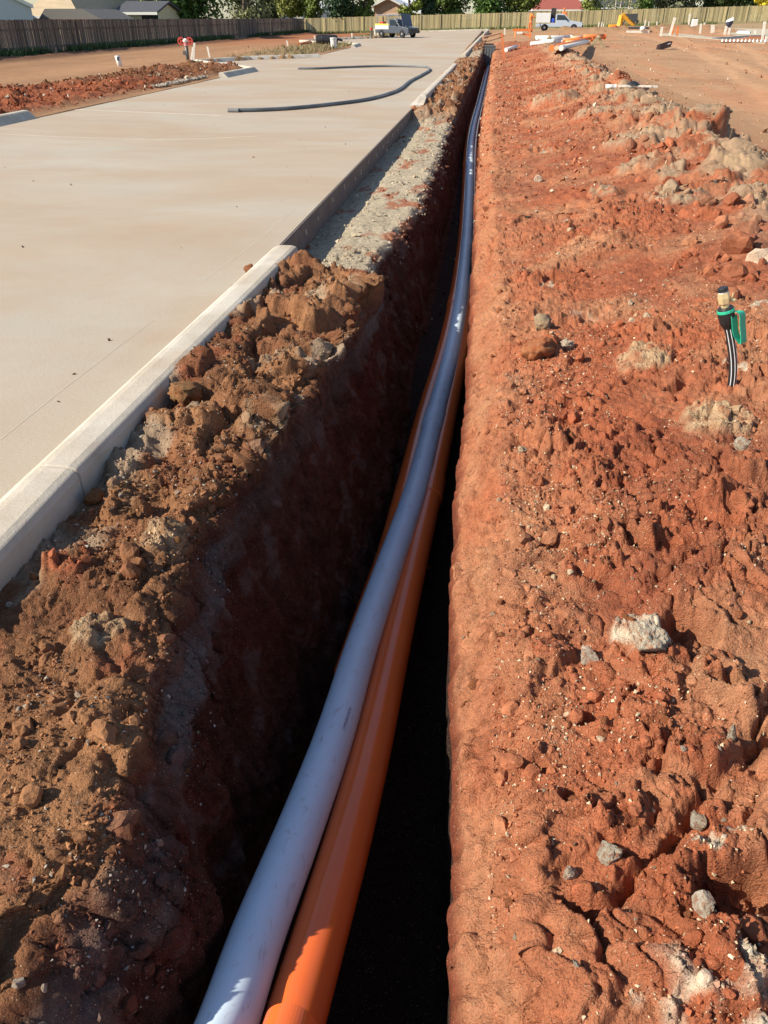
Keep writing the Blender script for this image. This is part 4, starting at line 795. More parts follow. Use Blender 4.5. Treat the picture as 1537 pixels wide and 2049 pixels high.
gable_house('house', 'white house half hidden by the tall trees at left of centre', Xp(600, 15, 128), Xp(636, 15, 128), 128, 140, Zp(610, 24, 128), Zp(610, 4, 128), m_wallp, m_twh, axis='x', base=.2)
gable_house('house', 'long pale roof peeping over the corner of the two fences', Xp(515, 36, 121), Xp(568, 36, 121), 121, 128, Zp(540, 40, 121), Zp(540, 35.5, 121), m_wallc, m_twh, axis='x', base=0)
# ================================================================== TREES
m_bark = mat('bark', (.13, .10, .075), rough=.95, var=.3, scale=4)
def leafmat(c):
    c = tuple(x * 1.15 for x in c); return mat('leaves_%d_%d' % (c[0] * 1000, c[1] * 1000), c, rough=.6, var=.2, scale=.6, island=.5, spec=.3)
def tree(name, label, px, Y, rad, ztop, zbot, c, n=2600, leaf=.34, lobes=9, drop=0.0, group=None, cat='tree'):
    P = atY(px, 35, Y); base = float(zg(P.x, min(Y, 112))); t = thing(name, (P.x, Y, base), label, cat, group)
    rg = np.random.default_rng(int(px * 7 + Y)); H_ = ztop - base
    tr_ = [Vector((0, 0, -.3)), Vector((rg.normal(0, .1), 0, H_ * .3)), Vector((rg.normal(0, .25), rg.normal(0, .2), H_ * .6)), Vector((rg.normal(0, .3), 0, H_ * .85))]
    q = MB().tube(tr_, [rad * .09 + .05, rad * .075 + .04, rad * .05 + .03, .03], 8)
    for k in range(6):
        a = rg.uniform(0, 6.28); z = H_ * rg.uniform(.3, .65); q.tube([Vector((0, 0, z)), Vector((math.cos(a) * rad * .4, math.sin(a) * rad * .4, z + H_ * .12)), Vector((math.cos(a) * rad * .75, math.sin(a) * rad * .75, z + H_ * .2))], [.07, .05, .02], 6)
    q.build('trunk', m_bark, t)
    cs = []
    for k in range(lobes):
        a = rg.uniform(0, 6.28); rr = rad * math.sqrt(rg.uniform(0, .5)); z = rg.uniform(zbot, ztop) - base; tp_ = 1 - .45 * abs((z - (zbot + ztop) / 2 + base) / max((ztop - zbot) / 2, .1)); cs.append((math.cos(a) * rr * tp_, math.sin(a) * rr * tp_, z, rad * rg.uniform(.36, .6)))
    cs = np.array(cs); k = rg.integers(0, lobes, n); d = rg.normal(size=(n, 3)); d /= np.linalg.norm(d, axis=1, keepdims=True)
    r_ = rg.uniform(.25, 1.05, n) ** .6 * (1 + .25 * np.sin(d[:, 0] * 5 + k) * np.sin(d[:, 2] * 6 + 2 * k)); pts = cs[k, :3] + d * (cs[k, 3] * r_)[:, None] * np.array([1, 1, .85])
    if drop: pts[:, 2] -= drop * np.abs(rg.normal(0, 1, n)) * (d[:, 2] < 0)
    nn = d + rg.normal(0, .55, (n, 3)); nn /= np.linalg.norm(nn, axis=1, keepdims=True); u_ = np.cross(nn, rg.normal(size=(n, 3))); u_ /= np.linalg.norm(u_, axis=1, keepdims=True); v_ = np.cross(nn, u_)
    s = leaf * rg.uniform(.5, 1.2, (n, 1)); W = np.stack([pts - u_ * s * .5, pts + v_ * s * .28, pts + u_ * s * .5, pts - v_ * s * .28], 1).reshape(-1, 3)
    o = npmesh('crown', W, np.arange(4 * n).reshape(-1, 4), leafmat(c), smooth_=False); o.parent = t
    return t
GT = 'trees behind the fences'
for a in [
    ('broadleaf_tree', 'broad dark green tree behind the dark fence, right of the shed', 372, 84, 3.4, 6.0, 1.6, (.06, .115, .025), 4200, .36),
    ('gum_tree', 'olive grey gum tree right of the broad dark tree', 492, 104, 2.9, 7.0, 1.6, (.13, .135, .06), 3600, .34),
    ('gum_tree', 'darker slender gum behind the corner of the fences', 540, 122, 2.2, 7.0, 1.6, (.075, .09, .04), 2600, .34),
    ('broadleaf_tree', 'yellow-green tree where the two fences meet', 583, 118, 2.2, 4.6, 1.7, (.16, .17, .04), 2800, .34),
    ('shrub', 'bright green bush under the white house', 628, 117, 1.5, 3.2, 1.4, (.13, .17, .035), 1500, .3),
    ('drooping_tree', 'dark drooping tree hanging over the far fence', 676, 114.5, 2.3, 5.2, 1.9, (.035, .07, .028), 4200, .34),
    ('broadleaf_tree', 'lime green tree left of the peach brick gable', 728, 116, 1.6, 4.6, 1.9, (.12, .16, .03), 2200, .32),
    ('broadleaf_tree', 'lime cypress-like tree right of the white roof', 822, 116, 1.4, 5.0, 1.9, (.15, .19, .03), 2200, .3),
    ('broadleaf_tree', 'blue-green dark tree third right of the truck', 856, 118, 1.7, 5.4, 1.7, (.045, .085, .04), 2400, .3),
    ('broadleaf_tree', 'mid green tree over the middle of the far fence', 902, 118, 2.3, 5.4, 1.9, (.09, .14, .035), 3000, .32),
    ('broadleaf_tree', 'tall deep green tree spilling over the fence near the trench end', 985, 114.6, 2.3, 5.0, 2.0, (.06, .12, .022), 3600, .32),
    ('broadleaf_tree', 'yellow-green tree touching the maroon roof', 1040, 116, 2.0, 4.4, 2.2, (.13, .16, .03), 2600, .32),
    ('shrub', 'low light green bush right of the maroon roof', 1182, 115, 1.3, 3.3, 2.3, (.17, .20, .045), 1200, .28),
    ('broadleaf_tree', 'rounded green bush between the pale trunks and the grey scrub', 1288, 116, 1.2, 3.6, 2.4, (.09, .15, .03), 1200, .28),
    ('gum_tree', 'grey-green scrubby tree behind the right part of the fence', 1350, 118, 3.0, 4.8, 2.6, (.12, .13, .07), 3000, .34),
    ('broadleaf_tree', 'dark green tree behind the leaning white post', 1440, 120, 2.7, 5.2, 2.7, (.055, .08, .025), 3000, .34),
    ('broadleaf_tree', 'dark green tree second from the right end', 1492, 120, 2.2, 5.2, 2.7, (.07, .10, .03), 2400, .34),
    ('flowering_tree', 'yellow flowering tree at the right edge of the picture', 1533, 117, 1.4, 4.2, 2.6, (.50, .40, .03), 1500, .3),
    ('shrub', 'small yellow-green bush below the shed roof', 296, 80, 1.1, 2.1, 1.4, (.16, .18, .04), 800, .24)]:
    tree(a[0], a[1], a[2], a[3], a[4] * (1.25 if a[0] != 'shrub' else 1.0), a[5] + 1.2, a[6] - .2, a[7], int(a[8] * 2.2), a[9] * 1.25, lobes=13, drop=.7 if 'droop' in a[0] or 'spilling' in a[1] else 0, group=GT, cat='bush' if a[0] == 'shrub' else 'tree')
m_ptr = mat('pale_trunk', (.55, .48, .36), rough=.9, var=.3, scale=3)
pt = thing('pandanus_clump', (Xp(1238, 20, 115), 115, .9), 'clump of pale slim trunks with spiky leaves over the far fence', 'tree')
for k in range(12):
    x = -2.4 + k * .42 + random.uniform(-.1, .1); h_ = random.uniform(2.0, 3.6); MB().tube([(x, random.uniform(-.4, .4), 0), (x + random.uniform(-.2, .2), 0, h_)], [.10, .07], 7).build('trunk', m_ptr, pt)
q = MB()
for k in range(420):
    x = random.uniform(-2.6, 2.6); z = random.uniform(1.6, 4.0); a = random.uniform(0, 6.28); l_ = random.uniform(.4, .9); d = Vector((math.cos(a), math.sin(a) * .6, random.uniform(-.3, .6))) * l_; b = Vector((x, random.uniform(-.5, .5), z)); w1 = Vector((0, .0, .05)); q.add([b - w1, b + w1, b + d], [(0, 1, 2)])
q.build('crown', leafmat((.14, .17, .05)), pt)
# rubble on the left verge heap
n = 15000; xx = RNG.uniform(-14, -9.62, n); yy = 9 + (34 - 9) * RNG.random(n) ** .8
hh, hp_, *_ = ground_extra(xx, yy); kp = RNG.random(n) < hp_; xx, yy, hh = xx[kp], yy[kp], hh[kp]; n = len(xx)
V0, NV0 = V, NV; V = np.stack([xx, yy, zg(xx, yy) + hh], 1); NV = np.tile([0, 0, 1.0], (n, 1))
sz = RNG.gamma(1.2, .012, n) + .006; cc_ = np.where((yy - 1.3 * (xx + 11) < 26)[:, None], RED * .8, BROWN * 1.1) * RNG.uniform(.6, 1.25, (n, 1)); pl = RNG.random(n) < .07; cc_[pl] = np.array([.5, .42, .32]) * RNG.uniform(.7, 1.1, (pl.sum(), 1))
scatter('soil_crumbs', np.arange(n), sz, m_crumb, np.clip(cc_, .02, .8), 'rubbly red soil lumps heaped beside the left edge of the road')
# pale gravel by the driveway edge
n = 700; u_ = RNG.random(n); xx = -9.7 - np.abs(RNG.normal(0, .22, n)); yy = 24.5 + 4.5 * u_; V = np.stack([xx, yy, zg(xx, yy) + .05], 1); NV = np.tile([0, 0, 1.0], (n, 1))
scatter('loose_gravel', np.arange(n), RNG.uniform(.015, .05, n), m_crumb, np.array([.45, .40, .33]) * RNG.uniform(.7, 1.1, (n, 1)), 'pale gravel spilled along the left road edge before the zigzag kerb')
# stones strewn over the yard at right and on the mounds
n = 2600; yy = 8 + 85 * RNG.random(n) ** 1.4; xx = 4.6 + RNG.random(n) ** 1.2 * (6 + yy * .45); hh = ground_extra(xx, yy)[0]; V = np.stack([xx, yy, zg(xx, yy) + hh * (xx > 5)], 1); NV = np.tile([0, 0, 1.0], (n, 1))
cc_ = np.array([.36, .19, .10]) * RNG.uniform(.6, 1.2, (n, 1)); pl = RNG.random(n) < .18; cc_[pl] = np.array([.52, .43, .32])
scatter('yard_stones', np.arange(n), (RNG.gamma(1.3, .006, n) + .006) * (1 + yy * .025), m_crumb, cc_, 'small clods and pale stones strewn over the bare yard')
# dry crumbs of soil dropped on the road
n = 60; xx = -2.2 - 6.8 * RNG.random(n) ** 1.6; yy = 3 + 30 * RNG.random(n) ** 1.6; V = np.stack([xx, yy, zg(xx, yy) + .002], 1); NV = np.tile([0, 0, 1.0], (n, 1))
scatter('dirt_specks', np.arange(n), RNG.uniform(.005, .014, n), m_crumb, np.array([.20, .10, .06]) * RNG.uniform(.6, 1.2, (n, 1)), 'small specks of dirt dropped on the concrete road')
V, NV = V0, NV0
# ================================================================== STAKES AND SMALL SITE THINGS
m_wstk = mat('white_painted_timber', (.72, .68, .60), rough=.8, var=.15, scale=6); m_ostk = mat('orange_painted_timber', (.62, .20, .07), rough=.8, var=.15, scale=6); m_wpvc = mat('white_pvc', (.74, .73, .70), rough=.4, var=.08, scale=2)
m_redp = mat('red_paint', (.55, .06, .04), rough=.5, var=.15)
def GS(px, py):
    d2 = (PXs - px) ** 2 + (PYs - py) ** 2; c = np.nonzero(d2 < 9)[0]
    if not len(c): return G(px, py)
    return Vector(V0[c[np.argmin(DEP[c])]])
def stake(bx, by, tx, ty, label, w_=.05, m=None, name='stake', group=None, cap=True):
    b = GS(bx, by); tp_ = atY(tx, ty, b.y); ax_ = tp_ - b; t = thing(name, b, label, 'stake', group)
    MB().bar(-ax_ * .1, ax_ * .97, w_, w_ * .55).build('shaft', m or m_wstk, t)
    MB().bar(ax_ * .86, ax_, w_ * 1.12, w_ * .65).build('painted_tip', m_wstk if m is None else m_ostk, t)
    return t
GL = 'survey stakes on the left verge'; GR = 'survey stakes on the right of the site'
for a in [(381, 131, 387, 95, 'leaning white stake immediately right of the hydrant standpipe', .09), (387, 129, 389, 86, 'upright white stake, second right of the hydrant standpipe', .08),
          (420, 115, 415, 93, 'short white stake leaning left behind the zigzag kerb', .09), (576, 92, 574, 81, 'lone short stake on red dirt at left of the orange pipe', .10),
          (631, 80, 629, 71, 'first of three small stakes behind the black drum', .11), (638, 85, 637, 70, 'middle one of three small stakes behind the black drum', .11), (646, 78, 645, 69, 'last of three small stakes behind the black drum', .11),
          (705, 78, 704, 66, 'single white stake between the black drum and the truck', .11), (751, 76, 749, 57, 'left of two white stakes beside the truck tray', .13), (756, 75, 755, 58, 'right of two white stakes beside the truck tray', .13)]:
    stake(*a[:5], w_=a[5], group=GL)
for a in [(1197, 55, 1199, 44, 'thin white stake left of the yellow digger arm by the fence', .12), (1203, 55, 1205, 44, 'second white stake left of the digger arm', .12), (1207, 57, 1208, 47, 'third white stake left of the digger arm', .12),
          (1234, 60, 1235, 49, 'pale stake just left of the yellow digger arm', .12), (1249, 62, 1251, 46, 'pale stake standing under the yellow digger arm', .14), (1290, 53, 1292, 40, 'pale stake right of the raised dark bucket', .13),
          (1298, 52, 1299, 43, 'tiny stake second right of the raised dark bucket', .12), (1314, 54, 1315, 43, 'tiny stake third right of the raised dark bucket', .12), (1323, 72, 1325, 54, 'stout white stake left of the tall leaning post', .16),
          (1340, 71, 1351, 35, 'tall white post leaning right near the red and orange posts', .17), (1377, 57, 1381, 28, 'tall white stake left of the white bag', .14), (1373, 63, 1375, 53, 'short white stake below the tall one by the white bag', .14),
          (1401, 67, 1403, 47, 'white stake right of the white bag', .14), (1409, 60, 1410, 45, 'shorter white stake second right of the white bag', .13), (1424, 66, 1425, 50, 'left of a close pair of white stakes', .14), (1428, 65, 1429, 50, 'right of a close pair of white stakes', .12),
          (1511, 68, 1512, 60, 'short white stake beyond the dark slab', .14), (1525, 83, 1531, 43, 'tall white stake at the right edge', .14), (1532, 84, 1535, 71, 'short white stake at the right edge', .14),
          (1211, 66, 1212, 56, 'white stake beside the soil mound, left of the red drum', .12), (1010, 68, 1010, 56, 'small white stake at the end of the trench', .12)]:
    stake(*a[:5], w_=a[5], group=GR)
for a in [(1008, 114, 1004, 67, 'tall orange stake beside the far end of the trench', .10), (1037, 67, 1037, 56, 'small orange stake beside the orange barrier', .10), (1345, 70, 1348, 50, 'red-tipped orange post near the tall leaning post', .16), (1355, 71, 1357, 52, 'second orange post near the tall leaning post', .16), (1385, 47, 1388, 28, 'orange stake against the fence by the white bag', .14)]:
    stake(*a[:5], w_=a[5], m=m_ostk, group=GR)
# hydrant standpipe
b = G(377, 128); t = thing('hydrant_standpipe', b, 'hydrant standpipe with two red outlet wheels behind the zigzag kerb', 'standpipe'); top = atY(371, 78, b.y) - b; m_gal = mat('dull_metal', (.12, .115, .11), rough=.5, var=.2, metal=.3)
MB().tube([(0, 0, -.1), top * .82], .075, 10).build('riser', m_gal, t, smooth_=True); MB().tube([top * .72, top * .88], .10, 10).build('collar', mat('pink_paint', (.55, .25, .24), rough=.6), t); MB().lathe([(.05, -.08), (.12, -.04), (.13, .03), (.06, .09)], top * .93, 12).build('head', m_wpvc, t)
whl = MB()
for k in range(18):
    a0_ = k * 2 * math.pi / 18; a1_ = (k + 1) * 2 * math.pi / 18; whl.bar((math.cos(a0_) * .13, 0, math.sin(a0_) * .13), (math.cos(a1_) * .13, 0, math.sin(a1_) * .13), .045, .05)
for k in range(3): whl.bar((0, 0, 0), (math.cos(k * 2.1) * .13, 0, math.sin(k * 2.1) * .13), .04, .04)
wme = whl.mesh('outlet_wheel', m_redp)
for s_ in (-1, 1): inst('outlet_wheel', wme, t, top * .92 + Vector((s_ * .19, -.05, 0)))
MB().box(top * .45 + Vector((-.10, -.03, 0)), (.12, .10, .16)).build('valve', m_gal, t)
# cut white pipe stub
b = G(240, 132); t = thing('pipe_stub', b, 'stubby white pipe sticking out of the brown soil far left', 'pipe'); top = atY(234, 111, b.y) - b
MB().tube([-top * .2, top], .10, 12).build('pipe', m_wpvc, t, smooth_=True); MB().tube([top * .55 + Vector((.03, -.08, 0)), top * .9 + Vector((.05, -.08, 0))], .05, 8).build('bracket', m_gal, t)
# black drum, white tub, orange pipe lying on the verge
b = G(655, 92); t = thing('pipe_drum', b, 'fat black plastic drum lying on the verge', 'drum', rz=.15)
MB().lathe([(.20, -.75), (.30, -.72), (.33, -.4), (.31, -.38), (.33, -.3), (.33, .3), (.31, .38), (.33, .4), (.28, .70), (.12, .74)], (0, 0, .34), 16, 'x').build('shell', m_blk, t); MB().lathe([(.34, -.02), (.355, 0), (.34, .02)], (-.35, 0, .34), 16, 'x').build('hoop', m_blk, t); MB().tube([(.7, 0, .4), (1.05, -.05, .32)], .07, 8).build('spout', m_blk, t)
b = G(668, 98); t = thing('white_tub', b, 'white upright tub in front of the black drum', 'tub'); MB().lathe([(.17, 0), (.20, .52), (.22, .53), (.22, .57), (.15, .57)], (0, 0, 0), 14).build('tub', m_wpvc, t); MB().lathe([(.215, .575), (.215, .60), (.05, .61)], (0, 0, 0), 14).build('lid', m_fasc, t)
a_, b_2 = G(598, 91), G(628, 84); t = thing('orange_pipe', a_, 'orange pipe lying on the dirt left of the black drum', 'pipe'); MB().tube([(0, 0, .08), (b_2 - a_) + Vector((0, 0, .08))], .08, 10).build('pipe', m_orangel, t, smooth_=True); MB().tube([Vector((0, 0, .08)), (b_2 - a_) * .06 + Vector((0, 0, .08))], .095, 10).build('socket', m_orangel, t)
# hydrant-like red post by the truck
b = G(744, 77); t = thing('valve_post', b, 'dark post with red top left of the truck tray', 'post'); top = atY(743, 55, b.y) - b; MB().tube([(0, 0, 0), top * .75], .08, 8).build('post', m_gal, t); MB().tube([top * .75, top], .11, 8).build('cap', m_redp, t)
# ================================================================== PIPE STORE ON THE RIGHT
GP = 'loose pipes in the yard'
def pipe2(p0, p1, r, m, label, z0=None, z1=None, name='pvc_pipe', sock=True):
    A = GS(*p0); B = GS(*p1); A.z += r if z0 is None else z0; B.z += r if z1 is None else z1
    t = thing(name, A, label, 'pipe', GP); d = B - A; MB().tube([(0, 0, 0), d], r, 12).build('pipe', m, t, smooth_=True)
    if sock: MB().tube([Vector((0, 0, 0)) - d * .002, d * .05], r * 1.14, 12).build('socket', m, t)
    return t
pipe2((1101, 112), (1168, 93), .09, m_orangel, 'orange pipe pointing at the spoil heap', .30, .34, name='orange_pipe'); pipe2((1112, 111), (1172, 94), .07, mat('peach_pipe', (.75, .45, .28), rough=.45), 'pale peach pipe between the orange and white pipes on the yard', .28, .32); pipe2((1121, 111), (1176, 95), .08, m_wpvc, 'long white pipe lying right of the orange one on the yard', .27, .30)
pipe2((1062, 90), (1110, 84), .10, m_wpvc, 'white pipe lying across the spoil in front of the white pile'); pipe2((1011, 101), (1031, 95), .09, m_wpvc, 'short white pipe right of the tall orange stake')
rk = G(1150, 92); t0 = Vector((rk.x, rk.y, rk.z)); GT2 = 'pipes stacked on trestles'
def stack(px0, px1, py, Y, r, m, label, name): 
    A = atY(px0, py, Y); B = atY(px1, py - 1, Y + .6); t = thing(name, A, label, 'pipe', GT2); d = B - A; MB().tube([(0, 0, 0), d], r, 12).build('pipe', m, t, smooth_=True); MB().tube([d * .955, d * 1.003], r * 1.13, 12).build('socket', m, t)
Yk = rk.y
stack(1072, 1144, 76, Yk + 1.6, .13, m_wpvc, 'thick white pipe on top of the pipe store', 'pvc_pipe'); stack(1074, 1128, 81, Yk + 1.0, .10, m_wpvc, 'white pipe second in the pipe store', 'pvc_pipe'); stack(1078, 1125, 85, Yk + .5, .09, m_wpvc, 'white pipe lowest in the pipe store', 'pvc_pipe')
stack(1145, 1172, 76, Yk + 1.6, .11, mat('peach_pipe', (.75, .45, .28)), 'short peach pipe between thick white and thick orange pipes', 'pvc_pipe'); stack(1168, 1211, 74, Yk + 1.7, .14, m_orangel, 'thick orange pipe at the right of the pipe store', 'orange_pipe'); stack(1128, 1186, 80, Yk + 1.0, .10, m_orangel, 'orange pipe under the peach one in the pipe store', 'orange_pipe'); stack(1132, 1180, 85, Yk + .5, .11, mat('amber_pipe', (.72, .34, .13), rough=.5), 'amber pipe lowest at the right of the pipe store', 'orange_pipe')
for (px, lab) in ((1098, 'timber trestle under the white pipe ends'), (1195, 'timber trestle under the orange pipe ends')):
    A = G(px, 94); t = thing('trestle', A, lab, 'trestle', 'trestles of the pipe store'); hgt = .55
    for s_ in (-1, 1):
        MB().bar((-.35, s_ * .5, 0), (0, s_ * .5, hgt), .08).build('leg', m_fpost, t); MB().bar((.35, s_ * .5, 0), (0, s_ * .5, hgt), .08).build('leg', m_fpost, t)
    MB().box((0, 0, hgt), (.10, 1.3, .10)).build('beam', m_fpost, t)
A = GS(1045, 76); t = thing('plastic_barrier', A, 'orange plastic barrier collapsed on the spoil heap', 'barrier')
MB().box((0, 0, .55), (1.6, .10, .16), rz=.1).build('top_rail', m_orangel, t); MB().box((.05, 0, .28), (1.3, .06, .12), rz=.1, ry=.18).build('lower_rail', m_orangel, t)
for s_ in (-1, 1): MB().bar((s_ * .6, -.25, 0), (s_ * .55, 0, .6), .10).build('leg', m_orangel, t)
MB().box((-.25, -.1, .36), (.5, .05, .14)).build('reflector', m_wpvc, t)
A = GS(965, 78); B = GS(1002, 70); t = thing('timber_rail', A, 'peach timber rail bridging the far end of the trench', 'rail'); MB().bar((0, 0, .1), (B - A) + Vector((0, 0, .15)), .16, .1).build('rail', mat('peach_timber', (.66, .33, .17), rough=.8), t); MB().box((B - A) + Vector((0, 0, 0)), (.12, .12, .35)).build('peg', m_ostk, t)
# small boards on the yard
A = GS(1222, 174); t = thing('pipe_offcut', A, 'short white pipe offcut lying on the yard edge', 'pipe'); MB().tube([(-.10, 0, .03), (.10, .0, .03)], .04, 12).build('pipe', m_wpvc, t, smooth_=True); MB().tube([(.07, 0, .03), (.115, 0, .03)], .046, 12).build('socket', m_wpvc, t)
A = GS(1272, 175); t = thing('timber_board', A, 'pale board with a black rag on the yard, right of the white offcut', 'board'); MB().box((0, 0, .02), (.62, .07, .03), rz=-.03).build('board', m_wstk, t); MB().lathe([(.01, .075), (.06, .06), (.11, .03), (.13, .0)], (-.02, .06, .03), 9).build('rag', m_blk, t)
MB().box((.37, .01, .015), (.11, .06, .03)).build('end_block', m_wstk, t)
# dark bundle of crates
A = G(1327, 99); t = thing('crate_stack', A, 'dark tilted stack of plastic crates on the yard', 'crate', rz=.2); t.scale = (.68, .68, .68); m_cr = mat('dark_crate', (.045, .03, .035), rough=.5, var=.2)
for k in range(3):
    q = MB()
    for s_ in (-1, 1): q.box((s_ * .5, 0, 0), (.04, .62, .12)); q.box((0, s_ * .3, 0), (1.0, .04, .12))
    for j in range(7): q.box((-.42 + j * .14, 0, -.04), (.05, .6, .03))
    o = q.build('crate', m_cr, t); o.location = (.03 * k, 0, .12 + .14 * k); o.rotation_euler = (0, -.28, .04 * k)
MB().box((.3, -.34, .42), (.25, .03, .05), ry=-.28).build('label', m_wpvc, t)
# concrete pads and dark slab at right
def slab(pts, z, m, name, label, cat='slab'):
    q = MB(); W = [G(a, b) for a, b in pts]; o = W[0]; n_ = len(W); top_ = [(p.x - o.x, p.y - o.y, p.z - o.z + z) for p in W]; bot = [(x, y, zz - .25) for x, y, zz in top_]
    q.add(top_ + bot, [tuple(range(n_)), tuple(range(2 * n_ - 1, n_ - 1, -1))] + [(i, n_ + i, n_ + (i + 1) % n_, (i + 1) % n_) for i in range(n_)]); t = q.build(name, m, None, loc=o); return tag(t, label, cat)
m_pad = mat('pad_concrete', (.46, .40, .30), rough=.9, var=.15, scale=.8); m_asph = mat('dark_membrane', (.07, .075, .085), rough=.75, var=.15, scale=1)
slab([(1318, 70), (1540, 88), (1640, 80), (1640, 60), (1540, 58), (1330, 55)], .02, m_pad, 'concrete_pad', 'pale concrete pad under the white stakes at right')
slab([(1425, 77), (1540, 84.5), (1640, 79), (1640, 70), (1500, 72)], .05, m_asph, 'dark_slab', 'dark grey slab area at the right edge')
A = G(1500, 85); t = thing('spacer_strip', A, 'row of white plastic spacers along the dark slab', 'spacers')
MB().box((0, 0, .03), (3.6, .08, .05)).build('base_strip', m_blk, t); sp = MB().lathe([(.08, 0), (.03, .12), (.05, .15), (.0, .16)], (0, 0, 0), 7).mesh('spacer', m_wpvc)
for k in range(15): inst('spacer', sp, t, (-1.7 + k * .24, 0, .05))
slab([(1474, 66.5), (1500, 67.5), (1500, 64), (1476, 63.5)], .10, m_wpvc, 'white_sheet', 'white sheet lying beyond the dark slab', 'sheet')
A = G(1388, 58); t = thing('white_bag', A, 'white bulk bag standing beside the tall stake near the fence', 'bag'); MB().box((0, 0, .4), (.62, .5, .8), taper=.82).build('bag', m_wpvc, t, bevel=.06); MB().box((0, 0, .83), (.3, .25, .08)).build('neck', m_blk, t)
b = G(1451, 69); t = thing('bundled_stakes', b, 'two white stakes holding a dark blue bundle with a white top', 'stakes'); m_blu = mat('navy_cloth', (.05, .06, .10), rough=.9, var=.3)
k_ = lambda px, py: atY(px, py, b.y) - b
MB().bar(k_(1450, 70), k_(1454, 52), .14).build('stake', m_wstk, t); MB().bar(k_(1457, 70), k_(1467, 34), .14).build('stake', m_wstk, t)
MB().tube([k_(1459, 54), k_(1459, 49), k_(1460, 45), k_(1460, 41)], [.10, .24, .30, .22], 10).build('bundle', m_blu, t); MB().tube([k_(1461, 42), k_(1461, 39), k_(1461, 37)], [.34, .26, .06], 10).build('top', m_wpvc, t)
b = G(1229, 66); t = thing('red_drum', b, 'red drum beside the soil mound, left of the digger arm', 'drum'); MB().lathe([(.22, 0), (.24, .05), (.24, .25), (.26, .27), (.24, .30), (.24, .5), (.2, .52)], (0, 0, 0), 14).build('shell', m_redp, t); MB().lathe([(.06, .52), (.06, .57), (.01, .58)], (.1, 0, 0), 8).build('bung', m_blk, t)
b = G(1276, 67); t = thing('timber_formwork', b, 'pale formwork board with black sheet and white ball left of the dark crates', 'formwork'); MB().box((0, 0, .12), (1.9, .12, .2)).build('board', m_wstk, t); MB().box((.1, .5, .40), (1.7, .6, .06), rx=.12).build('black_sheet', m_blk, t); MB().lathe([(.02, 0), (.18, .06), (.24, .2), (.18, .34), (.02, .4)], (.35, -.05, .16), 12).build('ball', m_wpvc, t, smooth_=True)
slab([(1232, 66), (1262, 65), (1262, 62), (1234, 62)], .2, m_wstk, 'timber_sheet', 'pale timber sheet below the digger arm', 'sheet')
# ================================================================== VEHICLES
m_tyre = mat('tyre_rubber', (.02, .02, .02), rough=.9, var=.2); m_rim = mat('wheel_rim', (.45, .46, .48), rough=.35, metal=.6, var=.1); m_silver = mat('silver_blue_paint', (.42, .50, .60), rough=.25, var=.06, coat=.5); m_whitep = mat('white_body', (.66, .68, .69), rough=.4, var=.06); m_dgrey = mat('dark_grey_paint', (.075, .09, .115), rough=.3, var=.1, coat=.4); m_win = mat('car_glass', (.03, .045, .06), rough=.08, var=.05)
def wheel(par, x, y, r=.36):
    w_ = bpy.data.objects.new('wheel', MB().lathe([(r * .62, -.11), (r * .96, -.11), (r, -.07), (r, .07), (r * .96, .11), (r * .62, .11)], (0, 0, 0), 18, 'y').mesh('tyre', m_tyre)); COL.objects.link(w_); w_.parent = par; w_.location = (x, y, r)
    MB().lathe([(.05, -.115), (r * .63, -.10), (r * .63, .10), (.05, .115)], (0, 0, 0), 12, 'y').build('rim', m_rim, w_)
